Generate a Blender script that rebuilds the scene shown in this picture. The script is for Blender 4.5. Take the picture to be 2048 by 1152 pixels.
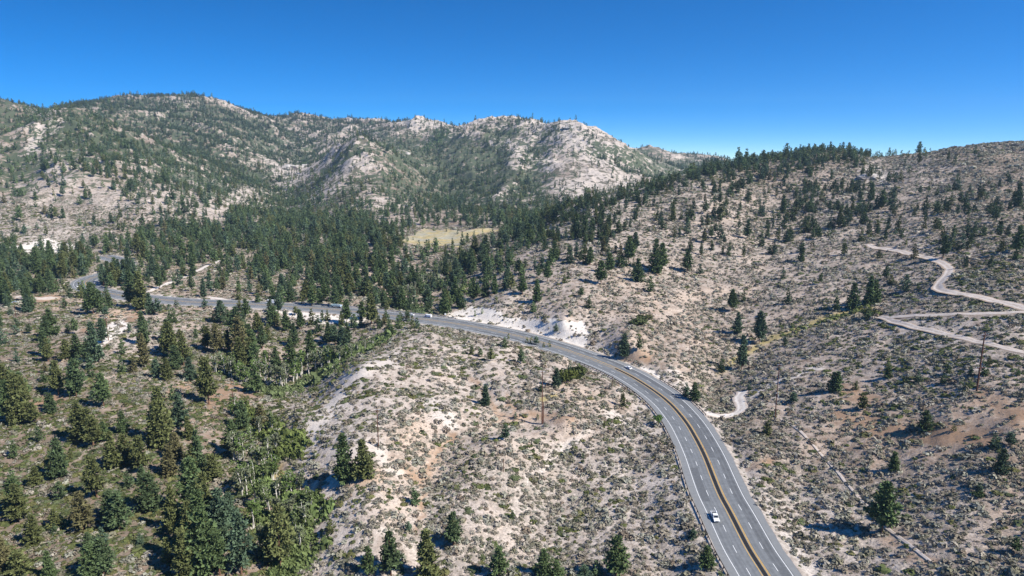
import bpy, math, random
import numpy as np
rad = math.radians
for _o in list(bpy.data.objects):
    bpy.data.objects.remove(_o)
SC = bpy.context.scene
COL = SC.collection
rng = np.random.default_rng(7)
random.seed(7)

# ------------------------------------------------------------------ camera
CAM_Z, PITCH, FPX = 120.0, rad(12.0), 1409.0        # eye height, downward tilt, focal length in photo pixels (2048 wide)
cam_d = bpy.data.cameras.new('camera')
cam_d.sensor_width = 36.0
cam_d.lens = 36.0 * FPX / 2048.0
cam_d.clip_start = 1.0
cam_d.clip_end = 30000.0
cam = bpy.data.objects.new('camera', cam_d)
cam.location = (0, 0, CAM_Z)
cam.rotation_euler = (rad(90) - PITCH, 0, 0)
COL.objects.link(cam)
SC.camera = cam

# ------------------------------------------------------------------ sky and sun
SUN_ELEV = rad(44)
SUN_DIR = np.array([0.90, -0.436, 0.0]); SUN_DIR /= np.linalg.norm(SUN_DIR)   # towards the sun, in plan
W = bpy.data.worlds.new('World')
SC.world = W
W.use_nodes = True
wn = W.node_tree
wn.nodes.clear()
sky = wn.nodes.new('ShaderNodeTexSky')
sky.sky_type = 'NISHITA'
sky.sun_disc = False
sky.sun_elevation = SUN_ELEV
sky.sun_rotation = math.atan2(SUN_DIR[0], SUN_DIR[1])
sky.altitude = 1900
sky.air_density = 1.0
sky.dust_density = 0.25
sky.ozone_density = 3.0
hs = wn.nodes.new('ShaderNodeHueSaturation')
hs.inputs['Saturation'].default_value = 1.55
hs.inputs['Value'].default_value = 1.10
hs.inputs['Hue'].default_value = 0.505
bg = wn.nodes.new('ShaderNodeBackground')
bg.inputs['Strength'].default_value = 0.11
wo = wn.nodes.new('ShaderNodeOutputWorld')
tc = wn.nodes.new('ShaderNodeTexCoord')            # a clear, dry mountain sky: no pale band low down
sx_ = wn.nodes.new('ShaderNodeSeparateXYZ'); wn.links.new(tc.outputs['Generated'], sx_.inputs[0])
mz_ = wn.nodes.new('ShaderNodeMath'); mz_.operation = 'MULTIPLY_ADD'; mz_.inputs[1].default_value = 2.1; mz_.inputs[2].default_value = 0.10
wn.links.new(sx_.outputs[2], mz_.inputs[0])
cb_ = wn.nodes.new('ShaderNodeCombineXYZ')
wn.links.new(sx_.outputs[0], cb_.inputs[0]); wn.links.new(sx_.outputs[1], cb_.inputs[1]); wn.links.new(mz_.outputs[0], cb_.inputs[2])
wn.links.new(cb_.outputs[0], sky.inputs[0])
wn.links.new(sky.outputs[0], hs.inputs['Color'])
wn.links.new(hs.outputs[0], bg.inputs[0])
wn.links.new(bg.outputs[0], wo.inputs[0])
sl = bpy.data.lights.new('sun', 'SUN')
sl.energy = 4.6
sl.angle = rad(0.53)
sl.color = (1.0, 0.95, 0.87)
so = bpy.data.objects.new('sun', sl)
so.rotation_euler = (math.pi / 2 - SUN_ELEV, 0, math.atan2(SUN_DIR[0], -SUN_DIR[1]))
so.location = (200, -100, 400)
COL.objects.link(so)
SC.view_settings.view_transform = 'Standard'
SC.view_settings.look = 'None'
SC.view_settings.exposure = 0.75
SC.view_settings.gamma = 1.0
SC.cycles.max_bounces = 4
SC.cycles.diffuse_bounces = 2
SC.cycles.glossy_bounces = 2
SC.cycles.transmission_bounces = 2
SC.cycles.volume_bounces = 0
SC.cycles.use_denoising = True
SC.cycles.pixel_filter_type = 'BLACKMAN_HARRIS'
SC.cycles.filter_width = 1.5

# ------------------------------------------------------------------ thin blue air that fades the far slopes
def make_haze():
    x0, x1, y0, y1, z0, z1 = -7000, 7000, -400, 5700, -90, 420
    me = bpy.data.meshes.new('haze')
    me.from_pydata([(x0,y0,z0),(x1,y0,z0),(x1,y1,z0),(x0,y1,z0),(x0,y0,z1),(x1,y0,z1),(x1,y1,z1),(x0,y1,z1)], [], [(0,3,2,1),(4,5,6,7),(0,1,5,4),(1,2,6,5),(2,3,7,6),(3,0,4,7)])
    m = bpy.data.materials.new('haze'); m.use_nodes = True; t = m.node_tree; t.nodes.clear()
    out = t.nodes.new('ShaderNodeOutputMaterial'); pv = t.nodes.new('ShaderNodeVolumePrincipled')
    pv.inputs['Color'].default_value = (0.55, 0.78, 1.0, 1); pv.inputs['Density'].default_value = 0.00006; pv.inputs['Anisotropy'].default_value = 0.2
    t.links.new(pv.outputs[0], out.inputs['Volume']); me.materials.append(m)
    o = bpy.data.objects.new('haze', me); COL.objects.link(o); o['kind'] = 'stuff'; o['label'] = 'thin blue haze over the far mountain slopes'
make_haze()

# ------------------------------------------------------------------ helpers: view geometry, noise
CP, SP = math.cos(PITCH), math.sin(PITCH)
def slope_of(v):                                     # tangent of the sight line's elevation for photo row v
    dy = -(np.asarray(v, float) - 576) / FPX
    return (-SP + dy * CP) / (CP + dy * SP)
def q_of(u, v):                                      # x / y of the sight line
    dy = -(np.asarray(v, float) - 576) / FPX
    return ((np.asarray(u, float) - 1024) / FPX) / (CP + dy * SP)
def project(x, y, z):
    zz = z - CAM_Z
    t = y * CP - zz * SP
    up = y * SP + zz * CP
    return 1024 + FPX * x / t, 576 - FPX * up / t, t
def _hash(ix, iy, seed):
    h = (ix.astype(np.int64) * 374761393 + iy.astype(np.int64) * 668265263 + seed * 974711) & 0x7fffffff
    h = ((h ^ (h >> 13)) * 1274126177) & 0x7fffffff
    return ((h ^ (h >> 16)) & 0xffff) / 65535.0
def perlin(x, y, seed=0):
    x0, y0 = np.floor(x), np.floor(y)
    fx, fy = x - x0, y - y0
    sx, sy = fx * fx * fx * (fx * (fx * 6 - 15) + 10), fy * fy * fy * (fy * (fy * 6 - 15) + 10)
    def g(ox, oy):
        a = _hash(x0 + ox, y0 + oy, seed) * 2 * np.pi
        return np.cos(a) * (fx - ox) + np.sin(a) * (fy - oy)
    a = g(0, 0) * (1 - sx) + g(1, 0) * sx
    b = g(0, 1) * (1 - sx) + g(1, 1) * sx
    return (a * (1 - sy) + b * sy) * 1.5
def fbm(x, y, n=4, seed=0, gain=0.5):
    s, a = 0, 1.0
    for i in range(n):
        s = s + a * perlin(x * 2 ** i + 17.3 * i, y * 2 ** i - 9.1 * i, seed + i)
        a *= gain
    return s
def ridged(x, y, n=4, seed=0):
    s, a, w = 0, 1.0, 1.0
    for i in range(n):
        r = 1 - np.abs(perlin(x * 2 ** i + 5.7 * i, y * 2 ** i + 3.3 * i, seed + i))
        r = r * r * w
        w = np.clip(r, 0, 1)
        s = s + a * r
        a *= 0.5
    return s
def smooth(a, b, x):
    t = np.clip((x - a) / (b - a), 0, 1)
    return t * t * (3 - 2 * t)

# ------------------------------------------------------------------ the lie of the land
# sections of the valley: sight line column, then (row seen, distance) or ('z', distance, height) where a crest hides the ground
PROFILES = {
 -300: [('z',60,6),('z',120,5),('z',200,3),('z',300,1),('z',400,-2),('z',600,-8),('z',800,-12),('z',1000,-2),(330,1300),(235,1750),(208,2300),('z',3200,190)],
 0: [(1152,185),(1000,232),(900,272),(800,325),(700,405),(650,465),(600,545),(550,650),(520,760),(500,850),(470,950),(400,1100),(330,1300),(270,1550),(225,1850),(208,2200),('z',2700,150)],
 150: [(1152,187),(1000,234),(900,272),(800,322),(700,400),(650,460),(610,530),(553,650),(500,850),(480,930),(420,1060),(330,1250),(260,1500),(217,1750),('z',2000,165),(222,2300),(202,2550),('z',3100,170)],
 300: [(1152,190),(1000,236),(900,275),(800,325),(730,378),(650,458),(610,535),(560,660),(500,840),(470,960),(400,1130),(350,1300),(310,1500),(285,1700),('z',1850,100),(245,2250),(210,2600),(192,2850),('z',3400,200)],
 380: [(192,2900),('z',3400,200),(205,2750)],
 450: [(1152,192),(1050,222),(950,262),(850,310),(780,355),(720,405),(660,470),(625,520),(570,650),(500,850),(450,1080),(420,1200),(390,1400),(340,1750),(300,2100),(250,2500),(220,2800),(206,3000),('z',3500,200)],
 600: [(1152,196),(1050,224),(950,255),(880,282),(815,312),('z',345,-12),(780,374),(740,415),(700,445),(660,480),(635,510),(590,600),(540,740),(500,870),(470,990),(445,1150),(420,1350),(380,1700),(340,2100),(300,2600),(255,3000),(231,3200),('z',3700,150)],
 720: [(1152,190),(1050,215),(960,240),(895,263),(830,295),(760,335),(733,352),('z',390,-3),(690,426),(660,470),(600,575),(550,680),(500,840),(470,980),(440,1190),(415,1290),(380,1420),(340,1600),(300,1780),(268,1920),('z',2150,95),('z',2500,90),(250,3150),(240,3300),('z',3800,150)],
 790: [(300,1850),('z',2150,70),(243,3000),('z',3600,150)],
 850: [(1152,190),(1050,215),(960,242),(895,268),(830,300),(760,340),(700,390),(660,430),('z',465,-8),(620,545),(595,600),(550,700),(500,830),(475,960),(460,1050),(440,1180),(415,1350),(390,1550),(360,1800),(330,2050),(290,2350),(262,2650),(243,2850),('z',3400,150)],
 1000: [(1152,195),(1050,222),(960,250),(880,280),(820,312),(760,345),(710,385),(682,415),(650,478),(630,485),(605,505),(580,545),(550,600),(520,680),(490,800),(470,950),(450,1100),(435,1230),(415,1400),(395,1550),(360,1750),(320,2000),(280,2250),(252,2450),(236,2550),('z',3000,120)],
 1060: [(234,2480),('z',3000,120),(265,2300)],
 1130: [(1152,198),(1050,228),(950,262),(880,290),(848,298),(790,330),(740,365),(712,390),(683,436),(648,448),(600,485),(560,530),(520,590),(480,680),(450,770),(425,850),(413,900),('z',1050,10),('z',1250,-15),(400,1500),(360,1700),(320,1900),(280,2080),(250,2200),('z',2700,100)],
 1190: [(270,2120),('z',2700,90)],
 1250: [(1152,196),(1050,226),(950,262),(880,288),(820,318),(770,345),(720,375),(700,390),(660,425),(620,465),(580,510),(540,560),(500,620),(460,700),(420,790),(392,880),('z',1100,35),('z',1350,0),(370,1700),(340,1850),(310,2000),(295,2100),('z',2600,30)],
 1300: [(318,2500),(301,2900),('z',3600,30)],
 1340: [(1152,196),(1050,226),(950,262),(880,288),(770,352),(740,372),(700,405),(660,440),(620,480),(580,525),(540,575),(500,630),(460,700),(420,780),(390,850),(367,930),('z',1150,45),('z',1500,10),(352,2100),(325,2700),(303,3200),('z',4000,-60)],
 1440: [(1152,194),(1050,226),(850,302),(820,320),(780,350),(740,380),(700,415),(660,448),(620,490),(580,535),(540,585),(500,640),(460,705),(420,780),(380,870),(350,960),(332,1020),('z',1300,60),('z',2000,20),(335,2800),(315,3150),('z',4000,-60)],
 1530: [(1100,205),(1000,234),(900,273),(835,305),(780,338),(740,368),(700,402),(670,430),(640,455),(600,500),(560,550),(520,610),(480,680),(440,760),(400,850),(360,940),(324,1040),('z',1300,55),('z',2200,-30),('z',3200,-60),('z',4000,-90)],
 1650: [(1152,187),(1000,231),(900,268),(835,292),(780,320),(740,345),(700,375),(660,405),(640,425),(600,465),(560,515),(520,575),(480,645),(440,725),(400,810),(350,930),(304,1050),('z',1300,70),('z',2200,-40)],
 1780: [(1152,180),(1000,225),(900,257),(835,278),(780,303),(740,325),(700,350),(660,378),(632,400),(600,430),(560,475),(520,530),(480,595),(440,670),(400,755),(360,850),(333,950),(317,1020),('z',1300,60),('z',2200,-30)],
 1900: [(1152,174),(1000,215),(900,244),(835,262),(780,285),(740,304),(700,325),(660,350),(620,378),(580,410),(550,440),(520,480),(480,540),(440,610),(400,690),(360,780),(330,850),(303,940),('z',1250,80),('z',2200,-20)],
 2048: [(1152,168),(1000,206),(900,231),(835,247),(780,268),(740,285),(700,304),(660,326),(620,352),(580,382),(550,410),(500,465),(460,525),(420,600),(380,680),(340,770),(310,840),(289,910),('z',1200,95),('z',2500,-10)],
 2400: [('z',60,18),('z',110,20),('z',170,22),('z',225,25),('z',285,33),('z',350,42),('z',460,56),('z',600,70),('z',770,97),('z',910,122),('z',1200,110),('z',2500,40)],
}
ROAD_Z = -8.0
ROAD_PX = [(1531.5,1150),(1502,1106),(1477,1058),(1453,1011),(1443.7,996.6),(1425,951),(1412.5,918.4),(1400,892),(1389,871.6),(1375,848),(1356,824),(1337,804),(1306,780),(1259,750.6),(1212,729),(1165,711.5),(1102,690.5),(1030,670.6),(936,651.5),(874,642),(780,631),(699,622.5),(646,617.5),(536,610.5),(458,606.5),(380,604),(287,596),(240,590.5),(205,584),(181,577.5),(169,570.5),(169,563.5),(181,556.5),(200,551),(222,545),(240,536),(247,528),(236,520),(205,512)]
ctl = []
for uu, pts in PROFILES.items():
    for p in pts:
        if p[0] == 'z':
            q = (uu - 1024) / FPX
            ctl.append((q, math.log(p[1]), (p[2] - CAM_Z) / p[1]))
        else:
            ctl.append((float(q_of(uu, p[0])), math.log(p[1]), float(slope_of(p[0]))))
for uu in (-300, 0, 300, 600, 850, 1130, 1340, 1530):
    for yy in (55, 110):
        ctl.append(((uu - 1024) / FPX / 0.9, math.log(yy), (-12 - CAM_Z) / yy))
for uu, zz in ((1780, -2), (2048, 6)):
    for yy in (55, 110):
        ctl.append(((uu - 1024) / FPX / 0.9, math.log(yy), (zz - CAM_Z) / yy))
for uu in (-300, 0, 400, 800, 1200, 1600, 2048, 2400):
    ctl.append(((uu - 1024) / FPX, math.log(5600), ((60 if uu < 1150 else -150) - CAM_Z) / 5600))
road_plan = []
for (u_, v_) in ROAD_PX:
    s_ = float(slope_of(v_))
    Y_ = (ROAD_Z - CAM_Z) / s_
    road_plan.append((float(q_of(u_, v_)) * Y_, Y_))
    ctl.append((float(q_of(u_, v_)), math.log(Y_), s_))
ctl = np.array(ctl)
QS = 2.6
cx, cy, cz = ctl[:, 0] * QS, ctl[:, 1], ctl[:, 2]
def _phi(r2):
    return 0.5 * r2 * np.log(r2 + 1e-12)
n = len(ctl)
A = np.zeros((n + 3, n + 3))
A[:n, :n] = _phi((cx[:, None] - cx) ** 2 + (cy[:, None] - cy) ** 2) + np.eye(n) * 2e-4
A[:n, n:] = np.stack([np.ones(n), cx, cy], 1)
A[n:, :n] = A[:n, n:].T
sol = np.linalg.solve(A, np.r_[cz, 0, 0, 0])
Q0, Q1, NQ = -1.12, 1.12, 1240
L0, L1, NL = math.log(58.0), math.log(5500.0), 1160
def tps_grid(nq, nl):
    qa = np.linspace(Q0, Q1, nq) * QS
    la = np.linspace(L0, L1, nl)
    out = np.empty((nl, nq))
    for i, l in enumerate(la):
        out[i] = _phi((qa[:, None] - cx) ** 2 + (l - cy) ** 2) @ sol[:n] + sol[n] + sol[n + 1] * qa + sol[n + 2] * l
    return out
def cubic_up(a, m):                                  # Catmull-Rom along axis 0
    k = a.shape[0]
    t = np.linspace(0, k - 1, m)
    i = np.clip(np.floor(t).astype(int), 0, k - 2)
    f = (t - i)[:, None]
    p0, p1, p2, p3 = a[np.clip(i - 1, 0, k - 1)], a[i], a[i + 1], a[np.clip(i + 2, 0, k - 1)]
    return 0.5 * (2 * p1 + (p2 - p0) * f + (2 * p0 - 5 * p1 + 4 * p2 - p3) * f ** 2 + (3 * p1 - p0 - 3 * p2 + p3) * f ** 3)
E = tps_grid(250, 240)
E = cubic_up(cubic_up(E, NL).T, NQ).T
QA = np.linspace(Q0, Q1, NQ)
LA = np.linspace(L0, L1, NL)
YG = np.repeat(np.exp(LA)[:, None], NQ, 1)
XG = YG * QA[None, :]
ZG = CAM_Z + E * YG

def cell_value(rows, u, v):                          # bilinear look-up in a 32 x 18 table of digits, one per 64 photo pixels
    t = rows
    fu = np.clip(u / 64 - 0.5, 0, 30.999); fv = np.clip(v / 64 - 0.5, 0, 16.999)
    iu, iv = fu.astype(int), fv.astype(int)
    a, b = fu - iu, fv - iv
    return (t[iv, iu] * (1 - a) + t[iv, iu + 1] * a) * (1 - b) + (t[iv + 1, iu] * (1 - a) + t[iv + 1, iu + 1] * a) * b
def table(txt):
    rows = [r.strip() for r in txt.strip().split('\n')]
    assert len(rows) == 18 and all(len(r) == 32 for r in rows), [len(r) for r in rows]
    return np.array([[int(c) for c in r] for r in rows], float)

def seg_dist(X, Y, pts):                             # distance to a polyline, with the position along it
    best = np.full(X.shape, 1e9); along = np.zeros(X.shape); acc = 0.0
    for (x0, y0), (x1, y1) in zip(pts[:-1], pts[1:]):
        dx, dy = x1 - x0, y1 - y0
        L2 = dx * dx + dy * dy
        L = math.sqrt(L2)
        t = np.clip(((X - x0) * dx + (Y - y0) * dy) / L2, 0, 1)
        d = np.hypot(X - x0 - t * dx, Y - y0 - t * dy)
        m = d < best
        best = np.where(m, d, best)
        along = np.where(m, acc + t * L, along)
        acc += L
    return best, along
def spline(pts, step):                               # Catmull-Rom through plan points, resampled evenly
    P = np.array(pts, float)
    P = np.vstack([2 * P[0] - P[1], P, 2 * P[-1] - P[-2]])
    out = []
    for i in range(1, len(P) - 2):
        f = np.linspace(0, 1, 24, endpoint=False)[:, None]
        p0, p1, p2, p3 = P[i - 1], P[i], P[i + 1], P[i + 2]
        out.append(0.5 * (2 * p1 + (p2 - p0) * f + (2 * p0 - 5 * p1 + 4 * p2 - p3) * f ** 2 + (3 * p1 - p0 - 3 * p2 + p3) * f ** 3))
    C = np.vstack(out + [P[-2:-1]])
    d = np.r_[0, np.cumsum(np.hypot(*np.diff(C, axis=0).T))]
    s = np.arange(0, d[-1], step)
    return np.stack([np.interp(s, d, C[:, k]) for k in range(C.shape[1])], 1)

# relief that the sections leave out: gullied mountain flanks, hummocks, ravines
far = smooth(1000, 1700, YG)
mid = smooth(500, 900, YG)
wx = fbm(XG / 260, YG / 260, 3, 60) * 90
wy = fbm(XG / 260 + 40, YG / 260, 3, 64) * 90
hgt = smooth(-10, 90, ZG)
relief = ridged((XG + wx) / 420, (YG + wy) / 560, 5, 3)
relief = relief - relief[far > 0.5].mean()
relief2 = ridged((XG + wx * .5) / 130, (YG + wy * .5) / 170, 4, 23); relief2 = relief2 - relief2[far > 0.5].mean()
ZG = ZG + far * (0.2 + 0.8 * hgt) * (relief * 15 + relief2 * 9 + fbm(XG / 50, YG / 50, 4, 9) * 4 + fbm(XG / 11, YG / 14, 2, 19) * 1.6)
ZG = ZG + far * (0.3 + 0.7 * hgt) * np.maximum(fbm(XG / 20, YG / 24, 3, 15), 0) * 5
ZG = ZG + mid * (1 - far) * (fbm(XG / 120, YG / 150, 4, 21) * 4)
ZG = ZG + (1 - far) * (fbm(XG / 45, YG / 45, 3, 31) * 1.3 + fbm(XG / 9, YG / 9, 3, 35) * 0.28)

def unproject_profile(u, v):                         # first crossing of a sight line with the ground
    u = np.atleast_1d(np.asarray(u, float)); v = np.atleast_1d(np.asarray(v, float))
    q, s = q_of(u, v), slope_of(v)
    out = np.full((len(u), 3), np.nan)
    EG = (ZG - CAM_Z) / YG
    for k in range(len(u)):
        f = (q[k] - Q0) / (Q1 - Q0) * (NQ - 1)
        i = int(np.clip(math.floor(f), 0, NQ - 2)); a = f - i
        col = EG[:, i] * (1 - a) + EG[:, i + 1] * a
        hit = np.nonzero(col >= s[k])[0]
        if len(hit) == 0:
            j = int(np.argmax(col)); Y = math.exp(LA[j])
        else:
            j = int(hit[0])
            if j == 0:
                Y = math.exp(LA[0])
            else:
                t = (s[k] - col[j - 1]) / (col[j] - col[j - 1] + 1e-12)
                Y = math.exp(LA[j - 1] + t * (LA[j] - LA[j - 1]))
        out[k] = (q[k] * Y, Y, 0)
    out[:, 2] = ground(out[:, 0], out[:, 1])
    return out
def ground(x, y, field=None):
    F = ZG if field is None else field
    x = np.asarray(x, float); y = np.maximum(np.asarray(y, float), 59.0)
    fq = np.clip((x / y - Q0) / (Q1 - Q0) * (NQ - 1), 0, NQ - 1.001)
    fl = np.clip((np.log(y) - L0) / (L1 - L0) * (NL - 1), 0, NL - 1.001)
    i, j = fq.astype(int), fl.astype(int)
    a, b = fq - i, fl - j
    return (F[j, i] * (1 - a) + F[j, i + 1] * a) * (1 - b) + (F[j + 1, i] * (1 - a) + F[j + 1, i + 1] * a) * b

# ravines on the pale knoll and the dry creek on the right, worn into the ground
RAVINES = [
 ([(822,1120),(838,1050),(845,1000),(852,955),(872,905),(905,872),(950,850),(1000,838),(1060,832)], 5.0, 13),
 ([(760,905),(790,925),(820,945),(850,960)], 2.6, 9),
 ([(985,815),(960,790),(938,760),(925,740)], 2.6, 10),
 ([(1110,1000),(1060,1050),(1000,1090),(940,1110),(880,1130)], 2.2, 14),
 ([(1400,820),(1440,762),(1500,712),(1555,676),(1610,655),(1670,636),(1740,606),(1800,585)], 3.5, 20),
 ([(600,1150),(590,1050),(560,960),(545,890),(540,840),(560,800)], 4.0, 22),
]
for px, depth, width in RAVINES:
    P = unproject_profile([p[0] for p in px], [p[1] for p in px])[:, :2]
    sel = (YG < 900)
    d, _ = seg_dist(XG[sel], YG[sel], [tuple(p) for p in P])
    ZG[sel] -= depth * np.exp(-(d / width) ** 2) 

# wooded draws that score the mountains
DRAWS = [
 [(118,216),(139,265),(163,299)], [(149,237),(174,278),(222,299)], [(200,262),(278,285),(347,317),(400,332),(465,350)], [(347,282),(434,310),(462,334),(521,358),(555,376),(590,428)],
 [(642,358),(618,379),(573,400),(542,421)], [(754,272),(817,317),(872,358),(928,393),(990,412)], [(872,285),(876,317),(907,344),(938,365),(973,380)], [(1188,303),(1240,325),(1310,345)],
 [(330,240),(400,262),(470,285),(540,300)], [(560,250),(620,290),(600,325)], [(60,300),(40,340),(30,370)], [(150,380),(180,420),(220,460)], [(690,300),(640,350)], [(1000,260),(985,310),(960,360)], [(1090,258),(1070,320),(1040,380)], [(500,240),(540,268),(600,300)],
]
DRAW_D = np.full(XG.shape, 1e6)
for px in DRAWS:
    dense_px = [(a[0] + (b[0] - a[0]) * t, a[1] + (b[1] - a[1]) * t) for a, b in zip(px[:-1], px[1:]) for t in (0, .25, .5, .75)] + [px[-1]]
    P = unproject_profile([p[0] for p in dense_px], [p[1] for p in dense_px])[:, :2]
    sel = YG > 1000
    for a, b in zip(P[:-1], P[1:]):
        if abs(a[1] - b[1]) > 420 or a[1] < 1000: continue
        m = sel & (XG > min(a[0], b[0]) - 200) & (XG < max(a[0], b[0]) + 200) & (YG > min(a[1], b[1]) - 200) & (YG < max(a[1], b[1]) + 200)
        d, _ = seg_dist(XG[m], YG[m], [tuple(a), tuple(b)])
        DRAW_D[m] = np.minimum(DRAW_D[m], d)
DRAW_D = DRAW_D + fbm(XG / 70, YG / 70, 3, 77) * 22
ZG = ZG - 16 * np.exp(-(DRAW_D / 55) ** 2)

# ------------------------------------------------------------------ the highway's bed, cut into and built up on the ground
road_c = spline([(road_plan[0][0] - 0.72 * 0 + 4.0, road_plan[0][1] - 60), (road_plan[0][0] + 9.0 - 9, road_plan[0][1] - 30)] + road_plan, 2.0)
# smooth the traced line
for _ in range(10):
    road_c[1:-1] = 0.25 * road_c[:-2] + 0.5 * road_c[1:-1] + 0.25 * road_c[2:]
road_t = np.gradient(road_c, axis=0); road_t /= np.linalg.norm(road_t, axis=1)[:, None]
road_nrm = np.stack([road_t[:, 1], -road_t[:, 0]], 1)           # to the right of travel away from the eye
near_sel = (YG < 900) & (YG > 60)
RD = np.full(XG.shape, 1e9)
coarse = [tuple(p) for p in road_c[::4]]
RD[near_sel], _ra = seg_dist(XG[near_sel], YG[near_sel], coarse)
HALF = 11.2
bed = ROAD_Z - 0.35
k_ = smooth(HALF + 1.2, HALF + 13.0, RD)
up_ = ZG > bed
k2 = np.where(up_, smooth(HALF + 1.5, HALF + 11.0, RD), smooth(HALF + 0.8, HALF + 20.0, RD))
ZG = np.where(RD < HALF + 24, bed + (ZG - bed) * k2, ZG)


# ------------------------------------------------------------------ helpers: meshes, tags, materials
def tag(o, label=None, cat=None, group=None, kind=None):
    if label: o['label'] = label
    if cat: o['category'] = cat
    if group: o['group'] = group
    if kind: o['kind'] = kind
    return o
def mesh_data(name, V, F, mat=None, face_attr=None, point_attr=None, smooth=False):
    V = np.ascontiguousarray(V, dtype=np.float32); F = np.ascontiguousarray(F, dtype=np.int32)
    k = F.shape[1]
    me = bpy.data.meshes.new(name)
    me.vertices.add(len(V)); me.vertices.foreach_set('co', V.ravel())
    me.loops.add(F.size); me.loops.foreach_set('vertex_index', F.ravel())
    me.polygons.add(len(F)); me.polygons.foreach_set('loop_start', np.arange(0, F.size, k, dtype=np.int32))
    me.polygons.foreach_set('use_smooth', np.full(len(F), smooth))
    for nm, arr in (face_attr or {}).items():
        at = me.attributes.new(nm, 'FLOAT_COLOR', 'FACE'); at.data.foreach_set('color', np.ascontiguousarray(arr, dtype=np.float32).ravel())
    for nm, arr in (point_attr or {}).items():
        at = me.attributes.new(nm, 'FLOAT_COLOR', 'POINT'); at.data.foreach_set('color', np.ascontiguousarray(arr, dtype=np.float32).ravel())
    me.update(calc_edges=True)
    if mat: me.materials.append(mat)
    return me
def link(name, me, parent=None, loc=None):
    o = bpy.data.objects.new(name, me); COL.objects.link(o)
    if parent: o.parent = parent
    if loc is not None: o.location = loc
    return o
def thing(name, label, cat, loc=(0, 0, 0), rz=0.0, group=None):
    o = bpy.data.objects.new(name, None); COL.objects.link(o)
    o.location = loc; o.rotation_euler = (0, 0, rz); o.empty_display_size = 0.5
    return tag(o, label, cat, group)
class MB:                                            # collects mixed polygons into one mesh
    def __init__(s): s.V = []; s.F = []
    def add(s, verts, faces):
        b = len(s.V); s.V += [tuple(map(float, p)) for p in verts]; s.F += [tuple(b + i for i in f) for f in faces]; return s
    def box(s, x0, x1, y0, y1, z0, z1, tx=0.0, ty=0.0, sx=0.0):     # tx, ty draw the top in; sx shifts it along x
        return s.add([(x0,y0,z0),(x1,y0,z0),(x1,y1,z0),(x0,y1,z0),(x0+tx+sx,y0+ty,z1),(x1-tx+sx,y0+ty,z1),(x1-tx+sx,y1-ty,z1),(x0+tx+sx,y1-ty,z1)],
                     [(0,3,2,1),(4,5,6,7),(0,1,5,4),(1,2,6,5),(2,3,7,6),(3,0,4,7)])
    def tube(s, p0, p1, r0, r1, n=8, caps=True):
        p0, p1 = np.array(p0, float), np.array(p1, float); d = p1 - p0; d /= np.linalg.norm(d)
        a = np.cross(d, (0, 0, 1) if abs(d[2]) < .9 else (1, 0, 0)); a /= np.linalg.norm(a); b = np.cross(d, a)
        c = [(math.cos(2*math.pi*i/n), math.sin(2*math.pi*i/n)) for i in range(n)]
        V = [p0 + r0*(x*a + y*b) for x, y in c] + [p1 + r1*(x*a + y*b) for x, y in c]
        F = [(i, (i+1) % n, n + (i+1) % n, n + i) for i in range(n)]
        if caps: F += [tuple(range(n-1, -1, -1)), tuple(range(n, 2*n))]
        return s.add(V, F)
    def prism(s, prof, y0, y1, inset=None):          # outline in x,z swept along y; inset(z) narrows it
        n_ = len(prof); ins = inset or (lambda z: 0)
        V = [(x, y0 + ins(z), z) for x, z in prof] + [(x, y1 - ins(z), z) for x, z in prof]
        F = [(i, (i+1) % n_, n_ + (i+1) % n_, n_ + i) for i in range(n_)] + [tuple(range(n_-1, -1, -1)), tuple(range(n_, 2*n_))]
        return s.add(V, F)
    def mesh(s, name, mat, smooth=False):
        me = bpy.data.meshes.new(name); me.from_pydata(s.V, [], s.F); me.update()
        import bmesh as _b
        bm = _b.new(); bm.from_mesh(me); _b.ops.recalc_face_normals(bm, faces=bm.faces); bm.to_mesh(me); bm.free()
        if smooth: me.polygons.foreach_set('use_smooth', np.full(len(me.polygons), True))
        if mat: me.materials.append(mat)
        return me
    def build(s, name, mat, parent=None, loc=None, smooth=False): return link(name, s.mesh(name, mat, smooth), parent, loc)

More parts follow.
